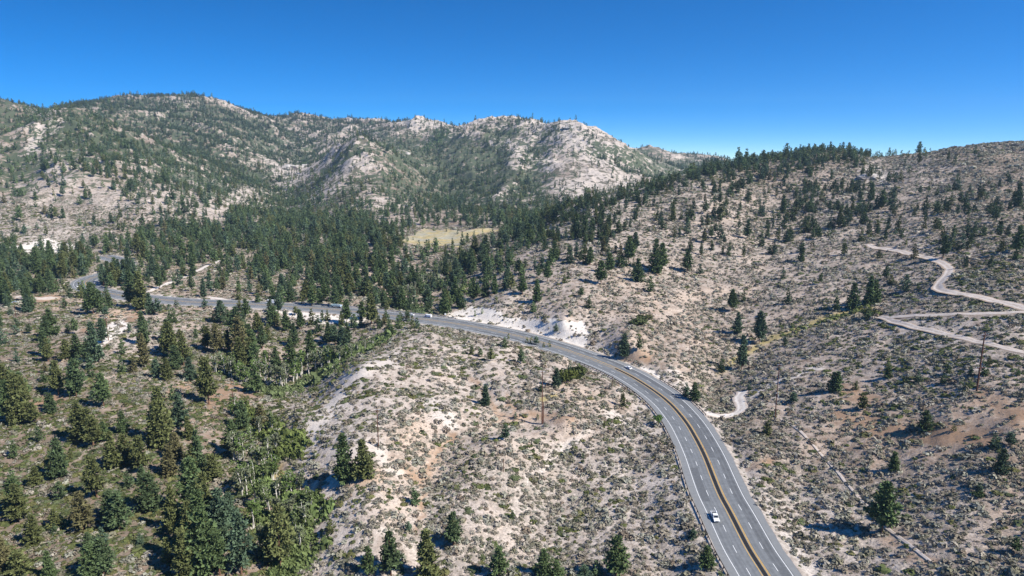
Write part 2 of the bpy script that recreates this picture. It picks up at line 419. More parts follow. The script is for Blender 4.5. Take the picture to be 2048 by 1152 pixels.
class NT:                                            # terse shader-node writing
    def __init__(s, name, rough=0.9, spec=0.1):
        s.m = bpy.data.materials.new(name); s.m.use_nodes = True; s.t = s.m.node_tree; s.t.nodes.clear()
        s.out = s.t.nodes.new('ShaderNodeOutputMaterial'); s.b = s.t.nodes.new('ShaderNodeBsdfPrincipled')
        s.b.inputs['Roughness'].default_value = rough; s.b.inputs['Specular IOR Level'].default_value = spec
        s.t.links.new(s.b.outputs[0], s.out.inputs[0])
        s.co = s.t.nodes.new('ShaderNodeTexCoord').outputs['Object']
    def put(s, sock, v):
        if hasattr(v, 'is_linked') or hasattr(v, 'links'): s.t.links.new(v, sock)
        elif isinstance(v, (tuple, list)) and len(v) == 3 and sock.type == 'RGBA': sock.default_value = (*v, 1)
        else: sock.default_value = v
    def math(s, op, a, b=0.0, c=0.0, clamp=False):
        n_ = s.t.nodes.new('ShaderNodeMath'); n_.operation = op; n_.use_clamp = clamp
        for i, v in enumerate((a, b, c)): s.put(n_.inputs[i], v)
        return n_.outputs[0]
    def noise(s, scale, detail=3.0, rough=0.6, co=None, dist=0.0):
        n_ = s.t.nodes.new('ShaderNodeTexNoise'); s.put(n_.inputs['Vector'], co or s.co)
        n_.inputs['Scale'].default_value = scale; n_.inputs['Detail'].default_value = detail; n_.inputs['Roughness'].default_value = rough; n_.inputs['Distortion'].default_value = dist
        return n_.outputs['Fac']
    def voronoi(s, scale, co=None, feature='F1', rnd=1.0):
        n_ = s.t.nodes.new('ShaderNodeTexVoronoi'); s.put(n_.inputs['Vector'], co or s.co); n_.feature = feature
        n_.inputs['Scale'].default_value = scale; n_.inputs['Randomness'].default_value = rnd
        return n_.outputs
    def mix(s, f, a, b):
        n_ = s.t.nodes.new('ShaderNodeMix'); n_.data_type = 'RGBA'
        s.put(n_.inputs[0], f); s.put(n_.inputs[6], a); s.put(n_.inputs[7], b)
        return n_.outputs[2]
    def ramp(s, f, lo, hi, a=0.0, b=1.0):
        n_ = s.t.nodes.new('ShaderNodeMapRange'); n_.clamp = True
        for i, v in enumerate((f, lo, hi, a, b)): s.put(n_.inputs[i], v)
        return n_.outputs[0]
    def attr(s, name):
        n_ = s.t.nodes.new('ShaderNodeAttribute'); n_.attribute_name = name
        return n_
    def sep(s, c):
        n_ = s.t.nodes.new('ShaderNodeSeparateColor'); s.put(n_.inputs[0], c); return n_.outputs
    def bump(s, h, strength=0.4, dist=0.3):
        n_ = s.t.nodes.new('ShaderNodeBump'); s.put(n_.inputs['Height'], h); n_.inputs['Strength'].default_value = strength; n_.inputs['Distance'].default_value = dist
        s.t.links.new(n_.outputs[0], s.b.inputs['Normal'])
    def color(s, c): s.put(s.b.inputs['Base Color'], c); return s.m
def plain(name, col, rough=0.6, spec=0.3, var=0.25, scale=3.0, metal=0.0):
    n_ = NT(name, rough, spec); n_.b.inputs['Metallic'].default_value = metal
    k = n_.ramp(n_.noise(scale, 4), 0.3, 0.7)
    return n_.color(n_.mix(k, tuple(c * (1 - var) for c in col), tuple(min(1, c * (1 + var)) for c in col)))

# ------------------------------------------------------------------ what covers the ground: tables read off the landscape
T_TREES = table('''
00000000000000000000000000000000
00000000000000000000000000000000
57777777765444455433000000000000
57577777777644455433200000000000
54788887665444444333211789963000
45567776544434443334457887421111
33445556777666677766655667765555
51247889999951266665444444332344
98886546777888885422111100000000
63221112456776410000000000000000
33333333442000000000000000000000
44333323300000000000000000000000
33332212100000000000000000000000
33322221000000000000000000000000
33222131000000000000000000000000
33222332100000000000000000000000
33222332100000000000000000000000
33222331000000000000000000000000
''')
W_WHITE = table('''
55555555555555555555555555555555
55555555555555555555555555555555
15223444545667888776444445554444
16223433544667888776444445554444
37433334446655456685355543576444
56656545877543335588655445556744
56566777657665457776566666655444
78655455555553345666666666655555
55556555555555545666666666655444
44455545555555577666666666655555
33577545555567777996566655556666
33455445555778888776566655555666
22333335577788888766665566555555
22333334578888787666665555544444
22332234489877789888776555444444
22332234489888888888777777766665
22332223489888888777777777766665
22332223489888888777777777777665
''')
G_GREEN = table('''
55555555555555555555555555555555
55555555555555555555555555555555
87888877767666555667666666543333
87888877767666555667666666543333
75778787876667767655667766432222
65666677645676777544555443322222
65655544455555566544434333333334
53466665555554555444333333333355
55555555554444443333333333334466
56666655444455533222222333344466
76655556665455443222222333456666
77777788777655543222222333566555
88888888775444333222222222444433
88888888754333323222222222222222
88888888754333333322222222222222
88888888754333333333222222222222
88888888754333333333222222222222
88888888754333333333222222222222
''')
D_BRUSH = table('''
55555555555555555555555555555555
55555555555555555555555555555555
86777766656544333455666666666666
86777766656544333455666666666666
74666666655556665455666655576666
65545566444566776433555555555666
65554444555555665434554555555566
43455555555555556654444555555566
55555555555555554444555555555566
55544455555555543444555555555566
55533555655555444345555566555555
66666677766555554445556665555555
77777777754444555555556655555556
77777777754445555666666665544456
88888877754456667777777776666666
88888877755566677777777777777777
88888877755566677777776666777777
88888877755566677777777666677777
''')
R_RUST = table('''
22222222222222222222222222222222
22222222222222222222222222222222
22222222222222232221122333444444
22222222222222232221122333444444
22222222222222222221122333444444
22222222222222222211222344444444
22222222222222222222334444444444
22223344333334333333444444443333
33346655566544333445444444443322
35555555566555334555555555433322
34433334444333345555555544332222
33333334444443344555554444333333
34444444332244555555444444555665
44444444442266655543333445667777
45444444444456543333333344555565
55444444443444443333333333444445
55444444443444443333333333344455
55444444443444443333333333344555
''')
# bare pale cuts and banks (photo outline), wheel-worn tan ground, grassy creek beds
def in_poly(u, v, poly):
    c = np.zeros(u.shape, bool); j = len(poly) - 1
    for i in range(len(poly)):
        (xi, yi), (xj, yj) = poly[i], poly[j]
        if yi != yj:
            c ^= ((yi > v) != (yj > v)) & (u < (xj - xi) * (v - yi) / (yj - yi) + xi)
        j = i
    return c
CUTS = [
 [(893,630),(945,612),(985,618),(1015,634),(1060,642),(1110,638),(1172,648),(1180,668),(1166,697),(1120,688),(1040,666),(960,648),(900,640)],
 [(1266,733),(1300,738),(1322,752),(1318,760),(1296,752)],
 [(8,492),(60,486),(95,476),(150,492),(150,506),(75,505),(60,515),(20,505)],
 [(290,600),(310,590),(345,592),(380,598),(400,596),(400,604),(345,603),(300,602)],
 [(170,690),(200,655),(240,640),(262,650),(235,672),(190,700)],
 [(540,612),(690,625),(735,640),(700,655),(640,648),(580,632),(530,618)],
 [(415,594),(460,601),(490,606),(440,606)],
]
WHITE_LINES = [([(760,900),(775,925),(790,940)],14),([(1470,930),(1500,990),(1560,1080),(1620,1152)],14),([(1345,740),(1385,790)],8),([(1290,742),(1320,760)],5),
 ([(1175,860),(1120,905),(1060,960)],10),([(690,780),(640,840),(600,900)],16),([(1490,800),(1560,760),(1640,735)],4),
 ([(700,755),(790,715)],12),([(1210,830),(1265,850)],10),([(860,805),(905,850)],12),([(590,350),(560,345),(610,330)],14),
 ([(985,282),(1040,300),(1100,330)],10),([(100,225),(60,300)],10),([(1100,245),(1140,270),(1190,300)],14),([(800,235),(880,245)],10),([(1740,345),(1760,350)],16)]
TAN_LINES = [([(835,1060),(845,1000),(852,955),(872,905),(905,872)],8),([(945,755),(985,805),(1000,838)],7),([(1000,838),(1060,830),(1140,838)],9),([(770,910),(815,945),(850,960)],12),
 ([(1010,790),(1030,825),(1075,835)],5),([(560,940),(600,985)],16),([(1680,830),(1740,850),(1800,860),(1900,870)],16),([(1880,870),(1990,880)],14),([(1480,945),(1540,920)],10),
 ([(1690,780),(1740,800)],14),([(1960,790),(2040,830)],16),([(1250,720),(1290,715)],12),([(420,800),(470,770),(500,785)],16),([(60,600),(110,595)],10),([(170,660),(250,650),(280,625)],7)]
GRASS_LINES = [([(1440,742),(1500,700),(1550,676)],7),([(1550,676),(1640,640),(1700,625),(1740,610)],8),([(1085,800),(1110,790)],8),([(540,900),(560,960)],14)]
RED_LINES = [([(1255,712),(1290,712)],9),([(700,970),(760,950)],14),([(1780,1080),(1860,1130)],16),([(20,820),(110,800)],16),([(170,640),(290,620)],6),([(330,790),(380,770)],12)]
MEADOW = [(803,478),(826,470),(846,457),(872,461),(893,459),(925,462),(952,457),(1000,457),(1004,461),(962,468),(945,474),(930,484),(918,497),(895,490),(865,494),(840,494),(812,486)]

GREEN_POLYS = [[(1130,248),(1200,284),(1290,298),(1350,360),(1270,333),(1200,300)], [(735,258),(775,262),(870,318),(1000,395),(990,420),(900,385),(820,330)], [(865,258),(930,270),(960,300),(1010,330),(950,368),(885,330)], [(1290,330),(1345,362),(1440,335),(1400,318)], [(250,290),(330,300),(470,380),(430,400),(320,350)]]
UG, VG, TG = project(XG, YG, ZG)
UG = np.clip(UG, -200, 2250); VG = np.clip(VG, -100, 1300)
jit = np.clip(40 * np.minimum(1, 250 / YG), 5, 40)
uj = UG + fbm(XG / 14, YG / 14, 3, 51) * jit
vj = VG + fbm(XG / 14, YG / 14, 3, 55) * jit * 0.4
ex = np.clip((VG - 330) / 200, 0.35, 1.6)            # painted widths shrink with distance
def lines_value(lines, u, v):
    out = np.zeros(u.shape)
    for pts, w in lines:
        pts = [tuple(map(float, p)) for p in pts]
        x0, x1 = min(p[0] for p in pts) - 4 * w, max(p[0] for p in pts) + 4 * w
        y0, y1 = min(p[1] for p in pts) - 4 * w, max(p[1] for p in pts) + 4 * w
        m = (u > x0) & (u < x1) & (v > y0) & (v < y1)
        if m.any():
            d, _ = seg_dist(u[m], v[m], pts)
            out[m] = np.maximum(out[m], np.exp(-(d / w) ** 2))
    return out
far = smooth(1050, 1500, YG)
fnear = smooth(520, 900, YG)
a_white = cell_value(W_WHITE, uj, vj) / 9
a_green = cell_value(G_GREEN, uj, vj) / 9
a_rust = cell_value(R_RUST, uj, vj) / 9
a_dens = cell_value(D_BRUSH, uj, vj) / 9
su = UG + fbm(XG / 8, YG / 8, 3, 71) * 10 * np.clip(300 / YG, 0.4, 1.2); sv = VG + fbm(XG / 8, YG / 8, 3, 75) * 5 * np.clip(300 / YG, 0.4, 1.2)
cut = np.zeros(XG.shape)
for p in CUTS: cut = np.maximum(cut, in_poly(su, sv, p).astype(float))
wl, tl, gl, rl = (lines_value(k, su, sv) for k in (WHITE_LINES, TAN_LINES, GRASS_LINES, RED_LINES))
roadside = np.exp(-((RD - HALF - 4) / 5.0) ** 2) * (RD < 60)
# far flanks: rock shows on the crests of the relief and brush fills the draws
hp = fbm(XG / 150, YG / 170, 4, 91)
crest = np.clip(relief * 0.6 + relief2 * 0.5, -0.7, 0.7)
a_white = np.clip(a_white + far * (crest * 0.35 + hp * 0.25 + 0.05) + 0.9 * cut + 0.55 * wl + 0.25 * roadside - 0.35 * tl, 0, 1.3)
a_green = np.clip(a_green - far * crest * 0.4 - 0.3 * cut, 0, 1)
a_rust = np.clip(a_rust + 0.5 * tl + 0.7 * rl - 0.8 * cut - 0.3 * wl - 0.25 * roadside, 0, 1.2)
brush_n = fbm(XG / 30, YG / 30, 3, 95)
a_dens = np.clip(a_dens + brush_n * 0.35 - 0.8 * cut - 0.25 * wl - 0.5 * tl - 0.4 * rl - 0.5 * gl - far * (crest * 0.35 + hp * 0.3 - 0.11), 0, 1)
a_dens = np.where((YG > 950) & (cut < .5), np.clip(a_dens, 0.50, 0.90), a_dens)
draw_v = np.exp(-(DRAW_D / 42) ** 2) * far
gp = np.zeros(XG.shape)
for p in GREEN_POLYS: gp = np.maximum(gp, in_poly(UG + fbm(XG / 40, YG / 40, 3, 81) * 9, VG + fbm(XG / 40, YG / 40, 3, 85) * 6, p).astype(float))
gp *= far
a_green = np.clip(a_green + 0.5 * draw_v + 0.5 * gp, 0, 1.1)
a_dens = np.clip(a_dens + 0.30 * draw_v + 0.30 * gp, 0, .97)
m_ = in_poly(UG, VG, MEADOW) & (YG > 780) & (YG < 1300)
a_dens = np.where(m_, 0.0, a_dens)

# ------------------------------------------------------------------ ground material
def ground_material(name, meadow=False):
    g = NT(name, 0.95, 0.05)
    c1, c2 = g.attr('cover'), g.attr('cover_more')
    s1, s2 = g.sep(c1.outputs['Color']), g.sep(c2.outputs['Color'])
    white, green, rust = s1[0], s1[1], s1[2]
    dens, farv, grass = s2[0], s2[1], s2[2]
    big = g.noise(0.035, 4, 0.6); med = g.noise(0.22, 4, 0.65); fine = g.noise(1.1, 3, 0.7)
    w = g.math('ADD', white, g.math('MULTIPLY', g.math('SUBTRACT', g.math('ADD', med, g.math('MULTIPLY', big, 0.7)), 0.85), 1.6))
    wf = g.ramp(w, 0.25, 0.95)
    soil = g.mix(wf, (0.220, 0.162, 0.121), (0.54, 0.468, 0.402))
    rf = g.ramp(g.math('ADD', rust, g.math('MULTIPLY', g.math('SUBTRACT', big, 0.5), 1.6)), 0.35, 1.0, 0.0, 0.8)
    soil = g.mix(rf, soil, g.mix(wf, (0.33, 0.21, 0.13), (0.52, 0.38, 0.27)))
    soil = g.mix(grass, soil, (0.36, 0.29, 0.13))
    soil = g.mix(g.math('MULTIPLY', c1.outputs['Alpha'], g.ramp(med, 0.3, 0.6, 0.5, 1.0)), soil, (0.72, 0.655, 0.575))
    litter = g.ramp(g.math('ADD', fine, g.math('MULTIPLY', dens, 0.12)), 0.54, 0.68, 0.0, 0.55)
    soil = g.mix(litter, soil, (0.17, 0.145, 0.12))
    # low brush too small to stand as plants
    n1 = g.noise(0.42, 3, 0.62); n2 = g.noise(0.062, 2.5, 0.78, None, 0.6)
    fs = g.ramp(g.math('ADD', farv, g.math('MULTIPLY', g.math('SUBTRACT', med, 0.5), 0.5)), 0.04, 0.16)
    nb = g.math('ADD', g.math('MULTIPLY', n1, g.math('SUBTRACT', 1.0, fs)), g.math('MULTIPLY', n2, fs))
    thr = g.math('SUBTRACT', 0.70, g.math('MULTIPLY', dens, 0.34))
    bm_ = g.math('MULTIPLY', g.math('SUBTRACT', nb, thr), g.math('MULTIPLY_ADD', farv, 7.0, 9.0), clamp=True)
    bm_ = g.math('MULTIPLY', bm_, c2.outputs['Alpha'])
    gsel = g.ramp(g.math('ADD', green, g.math('MULTIPLY', g.math('SUBTRACT', g.noise(0.06, 4, 0.6), 0.5), 1.8)), 0.35, 0.75)
    brush = g.mix(gsel, (0.135, 0.118, 0.088), (0.082, 0.097, 0.058))
    col = g.mix(bm_, soil, brush)
    h = g.math('ADD', g.math('MULTIPLY', bm_, 0.8), g.math('ADD', g.math('MULTIPLY', fine, 0.25), g.math('MULTIPLY', med, 0.6)))
    if meadow:
        mz = g.ramp(g.noise(0.03, 4, 0.65), 0.42, 0.6)
        col = g.mix(mz, (0.46, 0.36, 0.17), (0.37, 0.345, 0.265))
        col = g.mix(g.ramp(g.noise(0.2, 4), 0.48, 0.66, 0, .8), col, (0.24, 0.22, 0.13))
        h = fine
    g.bump(h, 0.7, 0.9)
    return g.color(col)
M_GROUND = ground_material('dry_granite_soil')
M_MEADOW = ground_material('dry_meadow_grass', True)

# ------------------------------------------------------------------ the ground as sheets that share their borders
PA1 = np.stack([np.clip(a_white, 0, 1.3), a_green, a_rust, np.clip(cut + 0.35 * wl * (1 - far), 0, 1)], -1).reshape(-1, 4)
PA2 = np.stack([a_dens, far, np.clip(gl, 0, 1), np.clip(0.25 + fnear + far, 0, 1)], -1).reshape(-1, 4)
idx = np.arange(NL * NQ).reshape(NL, NQ)
FQ = np.stack([idx[:-1, :-1], idx[:-1, 1:], idx[1:, 1:], idx[1:, :-1]], -1).reshape(-1, 4)
fy = YG[:-1, :-1].ravel(); fu = UG[:-1, :-1].ravel(); fv = VG[:-1, :-1].ravel()
EG = (ZG - CAM_Z) / YG
HORIZ = np.maximum.accumulate(np.vstack([np.full((1, NQ), -9.0), EG[:-1]]), 0)      # skyline of everything nearer, per column
is_meadow = in_poly(fu + (fbm(XG / 16, YG / 16, 3, 61) * 12)[:-1, :-1].ravel(), fv + (fbm(XG / 16, YG / 16, 3, 65) * 4)[:-1, :-1].ravel(), MEADOW) & (fy > 780) & (fy < 1300)
sheet = np.where(is_meadow, 2, np.where(fy > 1180, 1, 0))
VV = np.stack([XG, YG, ZG], -1).reshape(-1, 3)
def sub_sheet(name, k, mat):
    F = FQ[sheet == k]; used = np.unique(F); re = np.zeros(NL * NQ, np.int64); re[used] = np.arange(len(used))
    o = link(name, mesh_data(name, VV[used], re[F], mat, point_attr={'cover': PA1[used], 'cover_more': PA2[used]}, smooth=True))
    return tag(o, kind='structure')
tag(sub_sheet('ground', 0, M_GROUND), 'dry sandy hillsides and pale knoll dotted with low brush')
tag(sub_sheet('mountains', 1, M_GROUND), 'rocky brush covered mountains under the blue sky')
tag(sub_sheet('meadow', 2, M_MEADOW), 'small dry golden meadow among the pines in the valley')

# ------------------------------------------------------------------ highway
M_ASPH = NT('worn_asphalt', 0.85, 0.2)
_n = M_ASPH.ramp(M_ASPH.noise(0.6, 5, 0.7), 0.3, 0.7)
_c = M_ASPH.mix(_n, (0.142, 0.151, 0.157), (0.212, 0.220, 0.225))
_a = M_ASPH.attr('lane'); _c = M_ASPH.mix(M_ASPH.math('MULTIPLY', M_ASPH.sep(_a.outputs['Color'])[0], M_ASPH.ramp(M_ASPH.noise(0.25, 3), 0.3, 0.6, 0.5, 1.0)), _c, (0.085, 0.088, 0.092))
_c = M_ASPH.mix(M_ASPH.sep(_a.outputs['Color'])[1], _c, (0.215, 0.218, 0.215))
M_ASPH = M_ASPH.color(_c)
M_WHITE = plain('white_road_paint', (0.78, 0.78, 0.76), 0.7, 0.2, 0.12, 2.0)
M_YEL = plain('yellow_road_paint', (0.62, 0.36, 0.06), 0.7, 0.2, 0.15, 2.0)
M_SEAL = plain('dark_median_seal', (0.022, 0.021, 0.021), 0.8, 0.2, 0.3, 1.0)
nR = len(road_c)
offs = np.array([-11.2, -8.5, -7.6, -6.9, -6.1, -5.4, -4.5, -3.6, -2.9, -2.2, -1.5, -0.7, 0.7, 1.5, 2.2, 2.9, 3.6, 4.5, 5.4, 6.1, 6.9, 7.6, 8.5, 11.2])
lane_dark = np.array([0, 0, .15, .5, .1, .5, .2, .1, .45, .1, .4, .1, .1, .4, .1, .5, .1, .25, .9, .5, .95, .5, .0, 0])
lane_pale = np.array([.6, .5, 0, 0, 0, 0, 0, 0, 0, 0, 0, 0, 0, 0, 0, 0, 0, 0, 0, 0, 0, 0, .6, .6])
def ribbon(offsets, dz, i0=0, i1=None):
    i1 = nR if i1 is None else i1
    c, nn = road_c[i0:i1], road_nrm[i0:i1]
    P = c[:, None, :] + nn[:, None, :] * np.asarray(offsets)[None, :, None]
    V = np.concatenate([P, np.full(P.shape[:2] + (1,), ROAD_Z + dz)], -1)
    m, k = P.shape[:2]
    ii = np.arange(m * k).reshape(m, k)
    F = np.stack([ii[:-1, :-1], ii[:-1, 1:], ii[1:, 1:], ii[1:, :-1]], -1).reshape(-1, 4)
    return V.reshape(-1, 3), F
V, F = ribbon(offs, 0.0)
pa = np.zeros((nR, len(offs), 4)); pa[..., 0] = lane_dark; pa[..., 1] = lane_pale; pa[..., 3] = 1
V2, F2 = ribbon([11.2, 11.5], 0.0); V2 = V2.reshape(-1, 2, 3); V2[:, 1, 2] -= 1.0
V3, F3 = ribbon([-11.5, -11.2], 0.0); V3 = V3.reshape(-1, 2, 3); V3[:, 0, 2] -= 1.0
Vr = np.vstack([V, V2.reshape(-1, 3), V3.reshape(-1, 3)]); Fr = np.vstack([F, F2 + len(V), F3 + len(V) + 2 * nR])
pz = np.zeros((2 * nR, 4)); pz[:, 1] = .5
tag(link('road', mesh_data('road', Vr, Fr, M_ASPH, point_attr={'lane': np.vstack([pa.reshape(-1, 4), pz, pz])})), 'grey four lane highway curving through the hills', kind='structure')
def strip(name, lst, mat, dz=0.012):
    Vs, Fs, b = [], [], 0
    for o0, o1, i0, i1 in lst:
        V, F = ribbon([o0, o1], dz, i0, i1); Vs.append(V); Fs.append(F + b); b += len(V)
    return tag(link(name, mesh_data(name, np.vstack(Vs), np.vstack(Fs), mat)), kind='structure')
strip('white_edge_lines', [(-8.16, -7.98, 0, nR), (7.98, 8.16, 0, nR)], M_WHITE)
i_split = int(0.62 * nR)
strip('yellow_centre_lines', [(-1.12, -0.92, 0, nR), (0.90, 1.06, 0, nR), (1.22, 1.38, 0, nR)], M_YEL)
strip('dark_median_strip', [(-0.66, 0.66, 0, 130)], M_SEAL)
dash = []
for i in range(0, nR - 3, 6):
    dash += [(-4.62, -4.46, i, i + 3), (4.46, 4.62, i + 1, i + 4)]
strip('white_lane_dashes', dash, M_WHITE)

M_PATCH = plain('newer_asphalt_patch', (0.115, 0.120, 0.125), 0.85, 0.2, 0.15, 1.0)
strip('sealed_seams', [(4.70, 4.86, 0, nR), (-4.30, -4.18, 0, nR), (8.45, 8.55, 0, nR // 2), (2.35, 2.43, 0, nR // 2), (6.3, 6.38, 10, nR // 2)], M_PATCH, 0.006)
strip('asphalt_patches', [(5.0, 7.7, 14, 33), (-7.6, -4.8, 52, 66), (1.6, 4.3, 70, 92), (5.0, 7.7, 96, 131), (-4.1, -1.4, 104, 118), (5.0, 7.7, 150, 176), (-7.6, -4.8, 160, 190)], M_PATCH, 0.004)
# sand and gravel lying ragged over the pavement's edges
M_GRAVEL = NT('roadside_gravel', 0.95, 0.05)
_c = M_GRAVEL.mix(M_GRAVEL.ramp(M_GRAVEL.noise(0.5, 5, .7), .35, .65), (0.27, 0.225, 0.185), (0.50, 0.445, 0.39)); M_GRAVEL = M_GRAVEL.color(_c)
def gravel_edge(sgn):
    s_ = np.arange(nR) * 1.0
    inner = 10.95 + 0.55 * fbm(s_ * 0.11, s_ * 0 + 7 * sgn, 4, 311) + rng.uniform(-.12, .12, nR)
    of = np.stack([inner, np.maximum(inner + .3, 11.5), np.full(nR, 12.4), 13.6 + .6 * fbm(s_ * .09, s_ * 0 + 3 * sgn, 3, 315)], 1) * sgn
    P = road_c[:, None, :] + road_nrm[:, None, :] * of[..., None]
    zt = ground(P[..., 0], P[..., 1])
    Z = np.stack([np.full(nR, ROAD_Z + .02), np.full(nR, ROAD_Z + .03), np.maximum(zt[:, 2] + .08, ROAD_Z - .3), zt[:, 3] - .05], 1)
    V = np.concatenate([P, Z[..., None]], -1).reshape(-1, 3); ii = np.arange(4 * nR).reshape(nR, 4)
    F = np.stack([ii[:-1, :-1], ii[:-1, 1:], ii[1:, 1:], ii[1:, :-1]], -1).reshape(-1, 4)
    return V, F
(_va, _fa), (_vb, _fb) = gravel_edge(1), gravel_edge(-1)
tag(link('gravel_verge', mesh_data('gravel_verge', np.vstack([_va, _vb]), np.vstack([_fa, _fb + len(_va)]), M_GRAVEL, smooth=True)), kind='structure')

# ------------------------------------------------------------------ dirt tracks draped on the ground
def track_material(name, col, edge):
    t = NT(name, 0.95, 0.05)
    a = t.sep(t.attr('wear').outputs['Color'])
    n_ = t.noise(0.5, 4, 0.65)
    c = t.mix(t.ramp(t.math('ADD', a[0], t.math('MULTIPLY', t.math('SUBTRACT', n_, 0.5), 1.4)), 0.3, 0.8), edge, col)
    c = t.mix(t.ramp(t.noise(1.6, 3), 0.5, 0.75, 0, 0.35), c, tuple(k * 0.6 for k in edge))
    t.bump(n_, 0.4, 0.4)
    return t.color(c)
M_TRACK = track_material('graded_dirt', (0.56, 0.49, 0.43), (0.40, 0.31, 0.23))
M_PALE = track_material('pale_granite_sand', (0.66, 0.60, 0.53), (0.48, 0.40, 0.33))
TRACKS = [
 ('dirt_track', [(1738,489),(1750,496),(1775,499),(1805,504),(1835,511),(1865,519),(1886,527),(1899,538),(1893,552),(1880,565),(1874,575),(1888,583),(1930,589),(1970,597),(2010,606),(2055,619),(2130,644)], 3.0, M_TRACK, 'graded dirt track bending down across the right hillside'),
 ('dirt_track', [(2125,622),(2060,625),(2000,627),(1950,628),(1900,629),(1850,631),(1805,633),(1775,636)], 2.0, M_TRACK, 'dirt track running level to the switchback corner'),
 ('dirt_track', [(1760,634),(1775,638),(1795,646),(1830,655),(1880,666),(1930,677),(1980,688),(2050,706),(2140,730)], 2.3, M_TRACK, 'pale dirt track slanting down from the switchback corner'),
 ('foot_path', [(1560,838),(1578,848),(1600,862),(1620,884),(1640,906),(1662,930),(1690,964),(1712,990),(1740,1018),(1765,1048),(1800,1077),(1850,1116),(1910,1160)], 0.62, M_TRACK, 'narrow pale path through the sagebrush beside the highway'),
 ('dirt_track', [(1411,826),(1428,832),(1450,833),(1472,828),(1484,818),(1481,806),(1478,794),(1486,783)], 2.6, M_PALE, 'short white sand track hooking uphill from the highway'),
 ('dirt_track', [(292,584),(310,578),(335,568),(365,555),(395,541),(415,531),(440,521)], 2.6, M_PALE, 'pale dirt track climbing into the pines left of the highway'),
 ('dirt_track', [(415,594),(435,597),(455,601),(475,605)], 2.4, M_PALE, 'white sand pullout joining the far stretch of highway'),
 ('dirt_track', [(40,592),(60,597),(85,598),(112,594)], 5.0, M_TRACK, 'tan dirt clearing among the pines near the road bend'),
]
TRACK_LINES = []
for nm, px, hw, mat, lab in TRACKS:
    P = unproject_profile([p[0] for p in px], [p[1] for p in px])[:, :2]
    C = spline([tuple(p) for p in P], 2.0)
    for _ in range(4): C[1:-1] = 0.25 * C[:-2] + 0.5 * C[1:-1] + 0.25 * C[2:]
    TRACK_LINES.append((C, hw))
    T = np.gradient(C, axis=0); T /= np.linalg.norm(T, axis=1)[:, None]
    N = np.stack([T[:, 1], -T[:, 0]], 1)
    of = np.array([-1.15, -0.85, -0.5, -0.15, 0.15, 0.5, 0.85, 1.15]) * hw
    kk = np.arange(len(C)) * 1.0 + 50 * len(TRACK_LINES)
    wl_, wr_ = (1 + 0.28 * fbm(kk * 0.17, kk * 0 + sd_, 3, 5) + rng.uniform(-.07, .07, len(C)) for sd_ in (3.3, 9.1))
    P = C[:, None, :] + N[:, None, :] * (of[None, :] * np.where(of[None, :] < 0, wl_[:, None], wr_[:, None]))[..., None]
    Z = np.maximum(ground(P[..., 0], P[..., 1]), ground(C[:, 0], C[:, 1])[:, None] - 0.5) + 0.26
    Z[:, 0] -= 0.3; Z[:, -1] -= 0.3
    wear = np.broadcast_to(np.array([0, .3, 1, .6, .6, 1, .3, 0]), P.shape[:2])
    V = np.concatenate([P, Z[..., None]], -1).reshape(-1, 3)
    ii = np.arange(len(V)).reshape(P.shape[:2])
    F = np.stack([ii[:-1, :-1], ii[:-1, 1:], ii[1:, 1:], ii[1:, :-1]], -1).reshape(-1, 4)
    w4 = np.stack([wear, wear, wear, np.ones_like(wear)], -1).reshape(-1, 4)
    tag(link(nm, mesh_data(nm, V, F, mat, point_attr={'wear': w4}, smooth=True)), lab, kind='structure')

# ------------------------------------------------------------------ scattering
def horizon_at(x, y):
    return ground(x, y, HORIZ)
def scatter(n_, y0, y1, qm=0.93):
    Y = np.sqrt(rng.uniform(y0 * y0, y1 * y1, n_)); q = rng.uniform(-qm, qm, n_)
    return q * Y, Y
def off_road(x, y, m):
    ok = np.ones(x.shape, bool)
    s_ = (y < 900)
    d = np.full(x.shape, 1e9)
    # nearest from the raster made for the bed
    d = ground(x, y, RDs)
    ok &= d > HALF + m
    for C, hw in TRACK_LINES:
        x0, x1, y0, y1 = C[:, 0].min() - 12, C[:, 0].max() + 12, C[:, 1].min() - 12, C[:, 1].max() + 12
        k = np.nonzero((x > x0) & (x < x1) & (y > y0) & (y < y1))[0]
        if len(k):
            dd = np.full(len(k), 1e9)
            for i in range(0, len(C), 2): dd = np.minimum(dd, np.hypot(x[k] - C[i, 0], y[k] - C[i, 1]))
            ok[k] &= dd > hw * 0.95 + (min(m, 1.0) if hw > 1.2 else 0.05)
    return ok
RDs = np.minimum(RD, 500.0)
def at_field(fld, x, y): return ground(x, y, fld)

